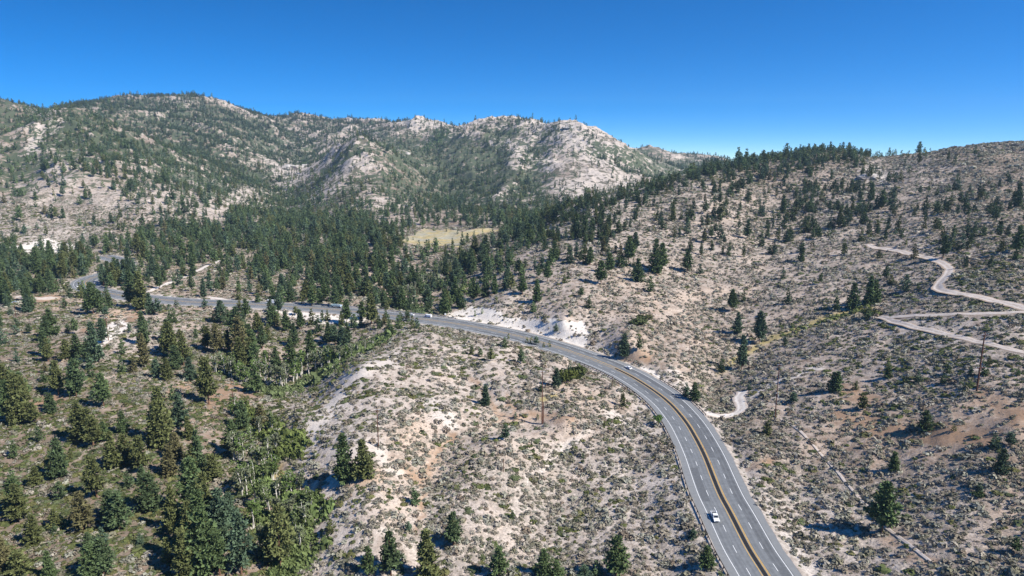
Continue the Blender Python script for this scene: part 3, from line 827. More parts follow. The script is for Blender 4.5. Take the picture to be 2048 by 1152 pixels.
# low brush: clumps of leaf-sized facets
def clump(nq, seed, flat=0.7, core=True):
    r = np.random.default_rng(seed); Q = []
    for i in range(nq):
        th = r.uniform(0, 2 * np.pi); ph = r.uniform(0.05, 1.0)
        el = math.asin(ph); rr = r.uniform(0.55, 1.0)
        d = np.array([math.cos(th) * math.cos(el), math.sin(th) * math.cos(el), math.sin(el)])
        p = d * rr * np.array([1, 1, flat])
        nrm = d + r.normal(0, 0.36, 3); nrm /= np.linalg.norm(nrm)
        a = np.cross(nrm, r.normal(0, 1, 3)); a /= np.linalg.norm(a); b = np.cross(nrm, a)
        s1, s2 = r.uniform(0.28, 0.5), r.uniform(0.16, 0.34)
        Q += [p - a * s1 - b * s2 * .6, p + a * s1 * .7 - b * s2, p + a * s1 + b * s2 * .7, p - a * s1 * .6 + b * s2]
    return np.array(Q)
def merge(protos, pick, X, Y, Z, S, H, rot, tint, name, mat, kind_label):
    Vs, Ts = [], []
    for k, P in enumerate(protos):
        m = np.nonzero(pick == k)[0]
        if not len(m): continue
        c, s_ = np.cos(rot[m]), np.sin(rot[m])
        px = P[None, :, 0] * c[:, None] - P[None, :, 1] * s_[:, None]
        py = P[None, :, 0] * s_[:, None] + P[None, :, 1] * c[:, None]
        v = np.stack([px * S[m, None] + X[m, None], py * S[m, None] + Y[m, None], P[None, :, 2] * H[m, None] + Z[m, None]], -1)
        Vs.append(v.reshape(-1, 3)); Ts.append(np.repeat(tint[m], len(P) // 4, 0))
    V = np.vstack(Vs).astype(np.float32); F = np.arange(len(V), dtype=np.int32).reshape(-1, 4); T = np.vstack(Ts)
    # leaf-to-leaf variety
    T = T * (1 + rng.uniform(-0.22, 0.22, (len(T), 1)))
    T = np.hstack([T, np.ones((len(T), 1))])
    o = link(name, mesh_data(name, V, F, mat, face_attr={'tint': T}))
    return tag(o, kind_label, kind='stuff')
def leaf_material(name, attr=True, col=(0.06, 0.085, 0.035), trans=0.0):
    l = NT(name, 0.85, 0.08)
    if attr: c = l.attr('tint').outputs['Color']
    else:
        oi = l.t.nodes.new('ShaderNodeObjectInfo'); tn = l.attr('leaf')
        c = l.mix(1.0, oi.outputs['Color'], oi.outputs['Color'])
        mm = l.t.nodes.new('ShaderNodeMix'); mm.data_type = 'RGBA'; mm.blend_type = 'MULTIPLY'; mm.inputs[0].default_value = 1.0
        l.put(mm.inputs[6], oi.outputs['Color']); l.put(mm.inputs[7], tn.outputs['Color']); c = mm.outputs[2]
    if trans > 0:
        tr = l.t.nodes.new('ShaderNodeBsdfTranslucent'); l.put(tr.inputs[0], c)
        mx = l.t.nodes.new('ShaderNodeMixShader'); mx.inputs[0].default_value = trans
        l.t.links.new(l.b.outputs[0], mx.inputs[1]); l.t.links.new(tr.outputs[0], mx.inputs[2]); l.t.links.new(mx.outputs[0], l.out.inputs[0])
    return l.color(c)
M_BRUSH = leaf_material('brush_leaves', True, trans=0.12)

def brush_layer():
    out = []
    for (y0, y1, dens_max, size) in ((150, 330, 0.62, .83), (330, 520, 0.46, .9), (520, 760, 0.24, 1.05), (760, 1100, 0.12, 1.35)):
        n_ = int(0.93 * (y1 * y1 - y0 * y0) * dens_max)
        x, y = scatter(n_, y0, y1)
        z = ground(x, y)
        e = (z + 1.5 - CAM_Z) / y
        ok = e >= horizon_at(x, y) - 0.004
        x, y, z = x[ok], y[ok], z[ok]
        d = at_field(a_dens, x, y)
        g_ = fbm(x / 4.2, y / 4.2, 2, 121) * 1.2 + fbm(x / 15, y / 15, 2, 125) * 0.5 + fbm(x / 45, y / 45, 2, 127) * 0.35
        ok = rng.uniform(0, 1, len(x)) < np.clip(d * 1.45 + g_ - 0.10, 0.02, 1)
        ok &= off_road(x, y, 0.9)
        mu, mv, _ = project(x, y, z)
        ok &= ~(in_poly(mu, mv, MEADOW) & (y > 780))
        x, y, z = x[ok], y[ok], z[ok]
        g = at_field(a_green, x, y) + fbm(x / 12, y / 12, 2, 131) * 0.55
        green = rng.uniform(0, 1, len(x)) < np.clip((g - 0.36) * 1.05, 0.012, 0.75)
        out.append((x, y, z, green, np.full(len(x), size)))
    return [np.concatenate([o[i] for o in out]) for i in range(5)]
bx, by, bz, bgreen, bsz = brush_layer()
print('brush', len(bx), int(bgreen.sum()))
def shrink(q, k):
    q = q.reshape(-1, 4, 3); c = q.mean(1, keepdims=True); return ((q - c) * k + c).reshape(-1, 3)
P_SAGE = [shrink(clump(30, 200 + i, 0.95), .74) for i in range(10)] + [clump(15, 250 + i, 0.95) for i in range(6)]
P_GREEN = [clump(26, 300 + i, 0.7) for i in range(8)]
def build_brush():
    m = ~bgreen; k = int(m.sum())
    S = rng.lognormal(-0.18, 0.52, k).clip(0.3, 2.7) * bsz[m]
    t = rng.uniform(0, 1, (k, 1))
    pal = np.array([(0.26, 0.235, 0.19), (0.205, 0.18, 0.138), (0.245, 0.24, 0.19), (0.18, 0.17, 0.118), (0.275, 0.25, 0.205), (0.20, 0.16, 0.12)])
    patch = (fbm(bx[m] / 40, by[m] / 40, 2, 141) * 2 + 2.5 + rng.normal(0, 1.2, k)).round().astype(int) % len(pal)
    merge(P_SAGE, np.where(by[m] < 430, rng.integers(0, 10, k), rng.integers(10, 16, k)), bx[m], by[m], bz[m] - 0.05, S, S * rng.uniform(0.7, 1.0, k), rng.uniform(0, 6.28, k), pal[patch] * (0.80 + 0.58 * t) * np.where(by[m] > 500, 1.1, 1.0)[:, None], 'sagebrush', M_BRUSH, 'grey brown sagebrush scattered over the sandy hills')
    m = bgreen; k = int(m.sum())
    S = rng.lognormal(0.3, 0.4, k).clip(0.6, 3.4) * np.minimum(bsz[m], 1.4)
    t = rng.uniform(0, 1, (k, 1))
    pal = np.array([(0.120, 0.136, 0.048), (0.098, 0.120, 0.046), (0.150, 0.148, 0.060), (0.118, 0.140, 0.066)])
    merge(P_GREEN, rng.integers(0, len(P_GREEN), k), bx[m], by[m], bz[m] - 0.05, S, S ** 0.6 * rng.uniform(0.5, 0.8, k), rng.uniform(0, 6.28, k), pal[rng.integers(0, 4, k)] * (0.68 + 0.4 * t), 'manzanita_brush', M_BRUSH, 'olive green manzanita brush in low patches on the hills')
build_brush()

# ------------------------------------------------------------------ pines
def quad_at(p, a, b, s1, s2, r):
    return [p - a * s1 - b * s2 * r.uniform(.4, 1), p + a * s1 - b * s2 * r.uniform(.2, .8), p + a * s1 * r.uniform(.8, 1.2) + b * s2 * r.uniform(.2, .8), p - a * s1 + b * s2 * r.uniform(.4, 1)]
def pine_crown(seed, whorls, arms, tufts, leaves, width=0.24, base=0.10, shape=0.75, gap=0.25, lean=0.0):
    # whorls of drooping-then-rising limbs that carry tufts of needles; height 1
    r = np.random.default_rng(seed); Q = []; T = []
    limbs = []
    side = r.uniform(0, 6.28)
    for w in range(whorls):
        f = (w + r.uniform(-.3, .3)) / whorls
        z0 = base + (1 - base) * max(0, f) ** 0.95
        f2 = (z0 - base) / (1 - base)
        R = width * (1 - f2) ** shape * min(1.0, 0.62 + f2 * 2.6) + 0.012
        n_ = max(2, int(round(arms * (1 - 0.35 * f2))))
        a0 = r.uniform(0, 6.28)
        for k in range(n_):
            if r.uniform() < gap and f2 < .85: continue
            a = a0 + 2 * np.pi * k / n_ + r.normal(0, .25)
            L = R * r.uniform(0.68, 1.18) * (1 + 0.12 * math.cos(a - side))
            up = r.uniform(-0.05, 0.22) + 0.35 * f2
            d = np.array([math.cos(a), math.sin(a), up]); d /= np.linalg.norm(d)
            p0 = np.array([lean * z0, 0, z0])
            limbs.append((p0, p0 + d * L * 0.9))
            m = max(1, int(round(tufts * (0.4 + 0.6 * L / width))))
            for t in range(m):
                ft = (t + r.uniform(.35, .95)) / m
                c = p0 + d * L * ft + np.array([0, 0, -0.02 * math.sin(ft * 3.1)]) + r.normal(0, 0.013, 3)
                sz = 0.031 * (0.75 + 0.5 * r.uniform()) * (0.75 + 0.5 * (1 - f2)) * (1.25 if leaves < 4 else 1.0)
                tone = r.uniform(0.75, 1.2)
                for q in range(leaves):
                    u = d * .6 + r.normal(0, .75, 3) + np.array([0, 0, .35]); u /= np.linalg.norm(u)
                    b = np.cross(u, r.normal(0, 1, 3)); b /= np.linalg.norm(b)
                    Q += quad_at(c + u * sz * .7, u, b, sz * r.uniform(.8, 1.3), sz * r.uniform(.38, .62), r)
                    T.append(tone * r.uniform(.85, 1.15))
    return np.array(Q), np.array(T), limbs
def crown_mesh(name, Q, T, mat):
    F = np.arange(len(Q), dtype=np.int32).reshape(-1, 4)
    T4 = np.stack([T, T, T * 0.97, np.ones_like(T)], -1)
    return mesh_data(name, Q, F, mat, face_attr={'leaf': T4})
M_NEEDLE = leaf_material('pine_needles', False)
M_NEEDLE_FAR = leaf_material('far_pine_needles', True)
M_BARK = plain('reddish_pine_bark', (0.20, 0.115, 0.075), 0.95, 0.05, 0.35, 5.0)
def trunk_mesh(name, limbs, mat, lean=0.0, r0=0.016, rnd=None, n_limbs=26, top=0.93):
    mb = MB()
    for z0, z1 in ((0, .25), (.25, .55), (.55, top)):
        mb.tube((lean * z0, 0, z0 - (0.03 if z0 == 0 else 0)), (lean * z1, 0, z1), r0 * (1 - z0 * .95), r0 * (1 - z1 * .95), 7, False)
    for p0, p1 in limbs[:: max(1, len(limbs) // n_limbs)]:
        mb.tube(p0, p0 + (p1 - p0) * 0.8, 0.0042, 0.0012, 4, False)
    return mb.mesh(name, mat)
# kinds of habit: 0 full cone, 1 slim spire, 2 broad old crown with bare lower trunk, 3 bushy young, 4 open and sparse, 5 rounded
HABITS = [dict(width=.22, base=.07, shape=.85, gap=.16), dict(width=.155, base=.06, shape=.8, gap=.2), dict(width=.21, base=.24, shape=.62, gap=.26),
          dict(width=.27, base=.03, shape=.8, gap=.1), dict(width=.19, base=.18, shape=.7, gap=.45), dict(width=.25, base=.09, shape=.55, gap=.2)]
PINES = []
for h, kw in enumerate(HABITS):
    for sd in range(2):
        Q, T, limbs = pine_crown(1000 + 37 * h + 11 * sd, 22 if h != 3 else 18, 7, 5, 6, lean=0.02 * (sd - .5), **kw)
        PINES.append((h, crown_mesh('crown', Q, T, M_NEEDLE), trunk_mesh('trunk', limbs, M_BARK, lean=0.02 * (sd - .5))))
MIDS = [pine_crown(1500 + i, 15, 6, 2, 4, **{**HABITS[[0, 1, 2, 4, 5, 0][i]], 'gap': .22}) for i in range(6)]
LOWS = [pine_crown(1600 + i, 8, 4, 1, 2, **{**HABITS[[0, 1, 2, 5][i]], 'gap': .05}) for i in range(4)]
def fatten(q, k):
    q = q.reshape(-1, 4, 3); c = q.mean(1, keepdims=True); return ((q - c) * k + c).reshape(-1, 3)
MIDS = [(fatten(q, 1.55), t, l) for q, t, l in MIDS]
LOWS = [(fatten(q, 2.2), t, l) for q, t, l in LOWS]

# individual pines read off the hillsides: where each stands and how high it reaches (photo pixels: base u, base v, top v)
T_LIST = [(1475,666,624),(1518,688,621),(1483,739,669),(1442,744,711),(1569,692,669),(1735,640,617),(1671,627,592),(1704,618,564),(1738,610,552),(1748,604,558),(1655,678,666),(1775,756,727),(1834,765,737),(1810,768,754),(1886,767,746),(1896,749,730),(1940,753,730),(1969,751,723),(1977,730,711),(1994,735,723),(2035,751,734),(1665,784,743),(1674,783,741),(1711,779,761),(1498,780,763),(1483,770,756),(1586,807,784),(1724,820,784),(1535,869,839),(1850,859,820),(1907,864,849),(1987,897,865),(2019,892,864),(2001,947,897),(1786,942,902),(1988,685,673),(1763,1066,962),(2030,1106,1073),(1957,985,965),(1386,1078,1054),(1412,1134,1090),(1372,794,766),(1388,801,763),
(1464,622,578),(1487,604,581),(1575,608,575),(1627,609,594),(1641,568,545),(1565,557,533),(1771,559,531),(1782,569,550),(1810,583,547),(1836,578,564),(1757,519,498),(1886,516,470),(1884,488,452),(1931,535,512),(1980,538,510),(2033,505,450),(1914,500,481),(1997,476,448),(1966,472,446),(1933,476,441),(1907,476,448),(1870,465,434),(1848,458,437),(1803,477,455),(1770,479,453),(1722,483,458),(1811,493,477),(1756,491,481),(1604,504,479),(1603,523,504),(1624,495,479),(1547,509,483),(1539,508,490),(1487,514,491),(1445,510,490),(1458,512,484),(1428,521,507),(1375,545,500),(1400,547,528),(1402,510,484),(1379,503,476),(1424,500,483),(1441,490,476),(1523,493,462),(1535,476,448),(1494,477,439),(1440,479,448),(1422,477,453),(1478,458,437),(1424,448,432),(1669,380,359),(1662,361,338),(1608,371,351),(1573,361,342),(1566,360,344),(1721,360,347),(1547,361,349),(1917,358,345),(2016,370,347),(2020,387,375),(2039,373,356),(1976,370,359),(1874,391,373),(1895,384,368),(1858,382,371),(1935,392,380),(1883,408,394),(1886,425,410),(1914,424,410),(1976,434,418),(1848,430,410),(1839,354,348),(1771.6,313,304),(1812,317,305),(1825,317,307),(1712,306,297),(1720,306,298),(1728,307,297),
(1012,578,538),(1045,589,552),(1044,560,526),(1074,603,557),(1077,554,526),(1095,563,521),(1066,625,603),(1096,589,575),(1129,566,547),(1136,556,541),(1162,594,575),(1178,617,592),(1202,568,520),(1218,547,505),(1206,505,471),(1237,533,500),(1257,526,471),(1270,502,464),(1275,563,516),(1299,584,551),(1310,547,476),(1323,544,485),(1169,528,502),(992,606,592),(985,575,561),(947,610,599),(889,629,578),(964,627,617),(950,632,620),(1112,663,646),(1140,634,622),(1249,712,667),(1278,702,674),(1245,813,778),(971,811,769),(1113,773,735),(1139,742,723),(1082,783,766),(1031,839,823),(1075,839,827),(982,722,696),(1042,726,698),(944,709,688),(961,714,696),(1009,693,674),(1017,679,666),(1054,686,674),(1063,688,674),(1072,690,672),(1087,696,685),(1099,695,682),
(683,651,624),(709,662,627),(722,653,625),(759,658,630),(768,651,629),(778,658,634),(784,670,651),(797,658,629),(825,660,630),(834,658,634),(657,676,644),(671,690,651),(683,693,651),(695,690,644),(690,962,865),(726,957,877),(1011,880,849),(829,1009,974),(817,1064,1042),(907,1090,1023),(1025,1038,1019),(1166,917,906),(737,1152,1092),(782,1151,1061),(855,1162,1057),(997,1155,1092),(1087,1151,1096),(1112,1157,1120),(1192,1155,1120),(1233,1155,1071),(662,1066,1037),(1168,1168,1130),
(441,619,601),(410,615,595),(533,625,616),(480,629,600),(492,633,596),(464,632,619),(452,652,632),(392,677,651),(416,701,652),(435,708,647),(452,688,661),(480,716,629),(499,701,647),(516,666,625),(525,698,651),(536,680,645),(512,738,685),(553,738,694),(582,739,677),(589,691,644),(601,660,618),(572,661,621),(555,654,627),(622,726,660),(624,649,616),(636,665,629),(645,644,619),(655,641,619),(658,683,644),(684,652,623),(688,693,654),(591,630,612),(499,582,553),(517,583,568),(540,582,566),(389,578,566),(566,605,571),(580,604,566),(624,612,569),(640,610,575),(670,613,565),(516,605,585),(478,600,574),
(265,613,539),(283,619,541),(187,628,564),(203,625,580),(220,617,585),(175,621,581),(141,596,563),(161,597,564),(130,616,596),(114,608,596),(316,630,596),(353,616,600),(339,621,607),(340,646,620),(315,646,633),(298,650,638),(288,657,633),(328,563,531),(298,570,547),(364,550,530),(348,563,544),(417,558,541),(387,549,535),(205,569,546),(230,574,561),(106,586,560),(123,569,547),(9,602,555),(51,596,576),(67,612,587),(80,593,577),(100,587,560),(102,672,616),(150,668,635),(136,665,646),(92,694,666),(94,713,683),(133,719,677),(34,725,696),(59,668,647),(31,671,650),(33,654,636),(3,660,627),(286,657,633),(259,665,647),(288,736,666),(245,709,680),(181,738,705),(342,717,644),(368,731,672),(352,738,690),(335,759,714),(418,809,714),(208,814,745),(180,738,707),(153,792,717),(118,790,721),(97,814,783),(42,790,742),(20,846,760),(38,846,745),(26,853,821),(66,846,804),(104,825,785),(160,880,800),(187,891,832),(208,880,842),(246,867,821),(326,891,773),(318,895,800),(361,860,785),(378,879,832),(352,920,863),(226,936,861),(250,930,868),(285,946,870),(286,967,930),(399,946,860),(427,960,908),(194,995,912),(29,915,880),(118,932,891),(142,919,896),(31,1026,953),(167,1061,981),(111,1058,1016),(240,1061,981),(222,1040,980),(299,1023,946),(69,1089,1026),(347,1064,967),(337,1130,1075),(368,1155,1057),(382,1100,1000),(410,1144,978),(444,1099,974),(483,1148,1023),(562,1137,1012),(417,1085,946),(465,908,839),(486,856,801),(177,1103,1064),(205,1085,1054),(38,1155,1103),(184,1155,1085),(100,1160,1102),(281,1089,1066),(512,787,728),(540,1120,1050),(222,577,543),(238,569,533),(213,563,541),(252,573,537),(245,549,520),(228,541,514),(262,560,530),(192,600,566),(268,545,517),(208,572,527),(218,568,522),(228,572,524),(240,566,518),(250,562,517),(258,572,530),(270,566,524),(232,556,514),(815,484,470),(830,470,460),(838,494,480),(858,497,478),(872,500,478),(905,497,475),(925,490,462),(935,486,465),(948,478,462),(965,474,458),(985,468,455),(1000,464,450),(868,462,452),(845,458,446),(893,463,455),(915,468,460),(826,480,473),(440,1150,1060),(395,1050,960),(463,1060,985)]
tl = np.array(T_LIST, float)
base = unproject_profile(tl[:, 0], tl[:, 1])
hh = base[:, 1] * (slope_of(tl[:, 2]) - slope_of(tl[:, 1]))
hh = np.clip(hh, 2.0, 34.0)
pine_x, pine_y, pine_h = list(base[:, 0]), list(base[:, 1]), list(hh)
n_listed = len(tl)
# the rest by how thickly each slope is wooded
def more_pines():
    X, Y, H = [], [], []
    for y0, y1, dmax in ((170, 520, 0.004), (520, 900, 0.017), (900, 1400, 0.019), (1400, 3500, 0.012)):
        n_ = int(0.84 * (y1 * y1 - y0 * y0) * dmax)
        x, y = scatter(n_, y0, y1, 0.84)
        z = ground(x, y)
        ok = (z + 14 - CAM_Z) / y >= horizon_at(x, y)
        x, y, z = x[ok], y[ok], z[ok]
        u, v, _ = project(x, y, z)
        u = u + fbm(x / 60, y / 60, 2, 201) * 35; v = v + fbm(x / 60, y / 60, 2, 205) * 18
        d = cell_value(T_TREES, u, v)
        d = np.interp(d, [0, 1, 2, 3, 4, 5, 6, 7, 8, 9], [0, 2.5, 7, 13, 24, 42, 66, 95, 130, 165]) / 1e4
        clumpy = np.clip(1 + fbm(x / 55, y / 55, 3, 211) * 1.5 + fbm(x / 20, y / 20, 2, 215) * 0.7, 0.05, 2.4)
        farw = smooth(1300, 1700, y)
        draw = np.clip(1 - at_field(crest, x, y) * 1.2, 0.15, 2.2)
        d = d * clumpy * (1 - farw + farw * (draw * 0.7 + 1.7 * at_field(draw_v, x, y)))
        # thickly wooded crest line of the spur that closes the valley on the right
        ok = (rng.uniform(0, 1, len(x)) < d / dmax) & off_road(x, y, 2.5)
        uu, vv, _ = project(x, y, z)
        ok &= ~(in_poly(uu, vv, MEADOW) | in_poly(uu, vv - 12, MEADOW) | in_poly(uu, vv - 5, MEADOW) | ((in_poly(uu, vv - 22, MEADOW) | in_poly(uu, vv - 30, MEADOW)) & (rng.uniform(0, 1, len(uu)) < .6)))
        x, y = x[ok], y[ok]
        X.append(x); Y.append(y)
        h = rng.lognormal(np.log(np.where(y > 1300, 9.5, np.where(x > 60, 9.5, 11.5))), 0.33, len(x)).clip(3, 24)
        H.append(h)
    return np.concatenate(X), np.concatenate(Y), np.concatenate(H)
mx_, my_, mh_ = more_pines()
# close-set trees along the wooded crest
cr = [(1000,436),(1060,430),(1120,420),(1180,412),(1240,398),(1300,380),(1350,368),(1400,352),(1440,338),(1480,328),(1530,318),(1580,312),(1640,308),(1690,306)]
cx_, cy_, ch_ = [], [], []
for (u0, v0), (u1, v1) in zip(cr[:-1], cr[1:]):
    for i in range(26):
        f = rng.uniform(); u_ = u0 + (u1 - u0) * f + rng.normal(0, 5); v_ = v0 + (v1 - v0) * f + abs(rng.normal(0, 9)) + 2
        p = unproject_profile(u_, v_)[0]
        cx_.append(p[0]); cy_.append(p[1] + rng.uniform(0, 30)); ch_.append(rng.uniform(6.5, 12.5))
px_ = np.concatenate([pine_x, mx_, cx_]); py_ = np.concatenate([pine_y, my_, cy_]); ph_ = np.concatenate([pine_h, mh_, ch_])
pz_ = ground(px_, py_)
listed = np.arange(len(px_)) < n_listed
keep = listed | (ground(px_, py_, RDs) > HALF + 2.5)
px_, py_, ph_, pz_, listed = px_[keep], py_[keep], ph_[keep], pz_[keep], listed[keep]
pu, pv, pt = project(px_, py_, pz_)
_, pvt, _ = project(px_, py_, pz_ + ph_)
ppx = pv - pvt
seen = (pu > -12) & (pu < 2060) & (pvt < 1140) & ((pz_ + ph_ * 0.6 - CAM_Z) / py_ >= horizon_at(px_, py_))
order = np.argsort(-np.where(seen, ppx, -1))
N_IND = 298
ind = order[:N_IND]
is_ind = np.zeros(len(px_), bool); is_ind[ind] = True
print('pines', len(px_), 'individual down to px', ppx[ind[-1]])
TONES = [('dark green', (0.068, 0.097, 0.046)), ('olive', (0.100, 0.112, 0.044)), ('bluish green', (0.070, 0.104, 0.064)), ('mid green', (0.080, 0.114, 0.048)), ('brownish olive', (0.112, 0.104, 0.050))]

def landmark_labels(rows, marks, noun):
    """rows: (u, v, adjectives) -> one label each; told apart by look, then by the landmark beside it and the order out from it."""
    bins = {}
    for i, (u, v, adj) in enumerate(rows):
        best = min(marks, key=lambda m: math.hypot(u - m[1], (v - m[2]) * 1.4))
        du, dv = u - best[1], v - best[2]
        side = ('to the right of' if du > 0 else 'to the left of') if abs(du) > abs(dv) * 1.1 else ('below' if dv > 0 else 'above')
        bins.setdefault((best[0], side, adj), []).append((math.hypot(du, dv), i))
    ords = ['nearest', 'second nearest', 'third nearest', 'fourth nearest', 'fifth nearest', 'sixth nearest', 'seventh nearest', 'eighth nearest', 'ninth nearest', 'tenth nearest', 'eleventh nearest', 'twelfth nearest']
    lab = [None] * len(rows)
    for (mk, side, adj), lst in bins.items():
        lst.sort()
        for k, (_, i) in enumerate(lst):
            if len(lst) == 1: lab[i] = f'{adj} {noun} {side} {mk}'
            else: lab[i] = f'{adj} {noun} {ords[min(k, 11)]} {mk}' + {'below': ', below it', 'above': ', above it', 'to the right of': ', right of it', 'to the left of': ', left of it'}[side]
    return lab
MARKS = [('the white pickup', 1429, 1033), ('the transformer pole', 1550, 790), ('the insulator pole', 1953, 735), ('the twin power pole', 1084, 800), ('the knoll flank pole', 757, 860),
 ('the foot path bend', 1620, 884), ('the switchback corner', 1770, 635), ("the graded track's elbow", 1878, 570), ("the graded track's top", 1745, 492), ('the white sand track', 1482, 810), ('the white road cut', 1100, 665),
 ('the round green bush', 1146, 745), ('the dry meadow', 910, 470), ('the teal truck', 668, 614), ('the blue striped van', 848, 638), ('the white sand pullout', 450, 600), ("the bend's white car", 154, 572), ('the tan clearing', 85, 598),
 ('the slanting dirt track', 300, 582), ('the upper gully aspens', 520, 735), ('the slope brush pole', 217, 660), ('the white sandy patch', 220, 665), ('the middle gully aspens', 517, 900), ('the leaning white aspens', 490, 975), ('the gully pole', 467, 795),
 ('the wooded hill crest', 1560, 320), ('the pale outcrop', 1745, 345), ("the ravine's bottom end", 830, 1120), ('the lower gully aspens', 580, 1060), ('the dry creek', 1500, 700), ('the bright roadside tree', 1315, 836), ('the bare tan ground', 1880, 870), ('the guardrail pole', 1225, 762)]
rows, build = [], []
for i in ind:
    h = ph_[i]
    r_ = random.Random(int(pu[i] * 7 + pv[i] * 13))
    if h > 15: hab = r_.choice([0, 0, 2, 2, 1, 4])
    elif h > 8: hab = r_.choice([0, 0, 1, 5, 5, 2, 4])
    else: hab = r_.choice([3, 3, 0, 5, 1])
    if abs(pu[i] - 1233) < 2 or abs(pu[i] - 907) < 2 or abs(pu[i] - 782) < 2: hab = 4
    leftish = pu[i] < 700
    tone = r_.choice([0, 1, 2, 3, 1, 3, 0, 1, 3, 4] if leftish and pv[i] > 700 else [0, 0, 3, 3, 2, 1])
    look = ['cone shaped', 'slim', 'bare trunked', 'bushy young', 'sparse', 'rounded'][hab]
    size = 'tall' if h > 16 else 'small' if h < 7 else ''
    rows.append((pu[i], 0.5 * (pv[i] + pvt[i]), ' '.join(w for w in (size, look, TONES[tone][0]) if w)))
    build.append((i, hab, tone, r_))
LABELS = landmark_labels(rows, MARKS, 'pine')
for (i, hab, tone, r_), lab in zip(build, LABELS):
    t = thing('pine_tree', lab, 'tree', (px_[i], py_[i], pz_[i] - 0.15), r_.uniform(0, 6.28), 'pine trees on the slopes')
    hgt_ = float(ph_[i]); wd = hgt_ * r_.uniform(1.2, 1.5) * (1.25 if hgt_ < 9 else (.74 if hgt_ > 20 else .84) if hgt_ > 15 else 1.0)
    t.scale = (wd, wd, hgt_)
    _, cm, tm = PINES[hab * 2 + r_.randrange(2)]
    c = link('crown', cm, t); k = r_.uniform(.85, 1.18)
    c.color = (*[x * k * 1.25 for x in TONES[tone][1]], 1)
    link('trunk', tm, t)

# everything smaller, as one mass
def far_forest():
    Vs, Ts = [], []
    rest = np.nonzero(~is_ind)[0]
    rest = rest[(pu[rest] > -160) & (pu[rest] < 2210)]
    pxr = ppx[rest]
    tones = np.array([t[1] for t in TONES])[rng.choice(5, len(rest), p=[.34, .16, .20, .28, .02])] * rng.uniform(1.1, 1.75, (len(rest), 1))
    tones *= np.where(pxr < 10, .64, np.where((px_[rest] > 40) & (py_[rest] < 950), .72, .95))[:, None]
    print('mid', (pxr >= 17).sum(), 'low', (pxr < 17).sum())
    for protos, m in ((MIDS, pxr >= 17), (LOWS, pxr < 17)):
        pick = rng.integers(0, len(protos), len(rest))
        for k, (Q, T, _) in enumerate(protos):
            s_ = np.nonzero(m & (pick == k))[0]
            if not len(s_): continue
            g = rest[s_]; rot = rng.uniform(0, 6.28, len(g)); c, s2 = np.cos(rot), np.sin(rot)
            wd = ph_[g] * rng.uniform(0.85, 1.2, len(g)) * np.where(ppx[g] < 10, 1.35, np.where((ph_[g] < 8.5) & (py_[g] < 900), 1.55, 1.12))
            x = (Q[None, :, 0] * c[:, None] - Q[None, :, 1] * s2[:, None]) * wd[:, None] + px_[g][:, None]
            y = (Q[None, :, 0] * s2[:, None] + Q[None, :, 1] * c[:, None]) * wd[:, None] + py_[g][:, None]
            z = Q[None, :, 2] * ph_[g][:, None] + pz_[g][:, None]
            Vs.append(np.stack([x, y, z], -1).reshape(-1, 3))
            Ts.append((tones[s_][:, None, :] * T[None, :, None]).reshape(-1, 3))
    V = np.vstack(Vs); T = np.vstack(Ts); T = np.hstack([T, np.ones((len(T), 1))])
    o = link('pine_forest', mesh_data('pine_forest', V, np.arange(len(V), dtype=np.int32).reshape(-1, 4), M_NEEDLE_FAR, face_attr={'tint': T}))
    tag(o, 'dense dark pine forest filling the valley and the far slopes', kind='stuff')
    print('forest faces', len(T))
far_forest()

# ------------------------------------------------------------------ aspens in the gully and the creek bed
def aspen_meshes(seed, leafy=1.0):
    r = np.random.default_rng(seed); mb = MB(); Q = []; T = []
    for s_ in range(r.integers(2, 4)):
        bx_, by_ = r.normal(0, .05, 2); tx, ty = bx_ + r.normal(0, .06), by_ + r.normal(0, .06)
        top = r.uniform(.8, .97)
        m_ = np.array([bx_ * .6 + tx * .4 + r.normal(0, .015), by_ * .6 + ty * .4 + r.normal(0, .015), top * .5])
        mb.tube((bx_, by_, -.03), m_, .017, .012, 6, False); mb.tube(m_, (tx, ty, top), .012, .004, 6, False)
        for k in range(9):
            f = r.uniform(.35, .97); a = r.uniform(0, 6.28)
            p = np.array([bx_ + (tx - bx_) * f, by_ + (ty - by_) * f, top * f])
            L = r.uniform(.08, .2) * (1.1 - .5 * f)
            e = p + np.array([math.cos(a) * L, math.sin(a) * L, L * r.uniform(.3, .9)])
            mb.tube(p, e, .006, .002, 4, False)
            if r.uniform() < leafy:
                for q in range(5):
                    c = p + (e - p) * r.uniform(.4, 1.15) + r.normal(0, .03, 3); tone = r.uniform(.7, 1.25)
                    for j in range(4):
                        u = r.normal(0, 1, 3); u /= np.linalg.norm(u); b = np.cross(u, r.normal(0, 1, 3)); b /= np.linalg.norm(b)
                        Q += quad_at(c + r.normal(0, .022, 3), u, b, r.uniform(.022, .04), r.uniform(.015, .03), r); T.append(tone * r.uniform(.85, 1.15))
    return crown_mesh('crown', np.array(Q), np.array(T), M_ASPEN_LEAF), mb.mesh('trunk', M_ASPEN_BARK)
M_ASPEN_LEAF = leaf_material('aspen_leaves', False, trans=0.25)
M_ASPEN_BARK = plain('white_aspen_bark', (0.62, 0.59, 0.53), 0.8, 0.1, 0.3, 6.0)
ASPENS = [aspen_meshes(2000 + i, 1.0 if i < 4 else 0.45) for i in range(6)]
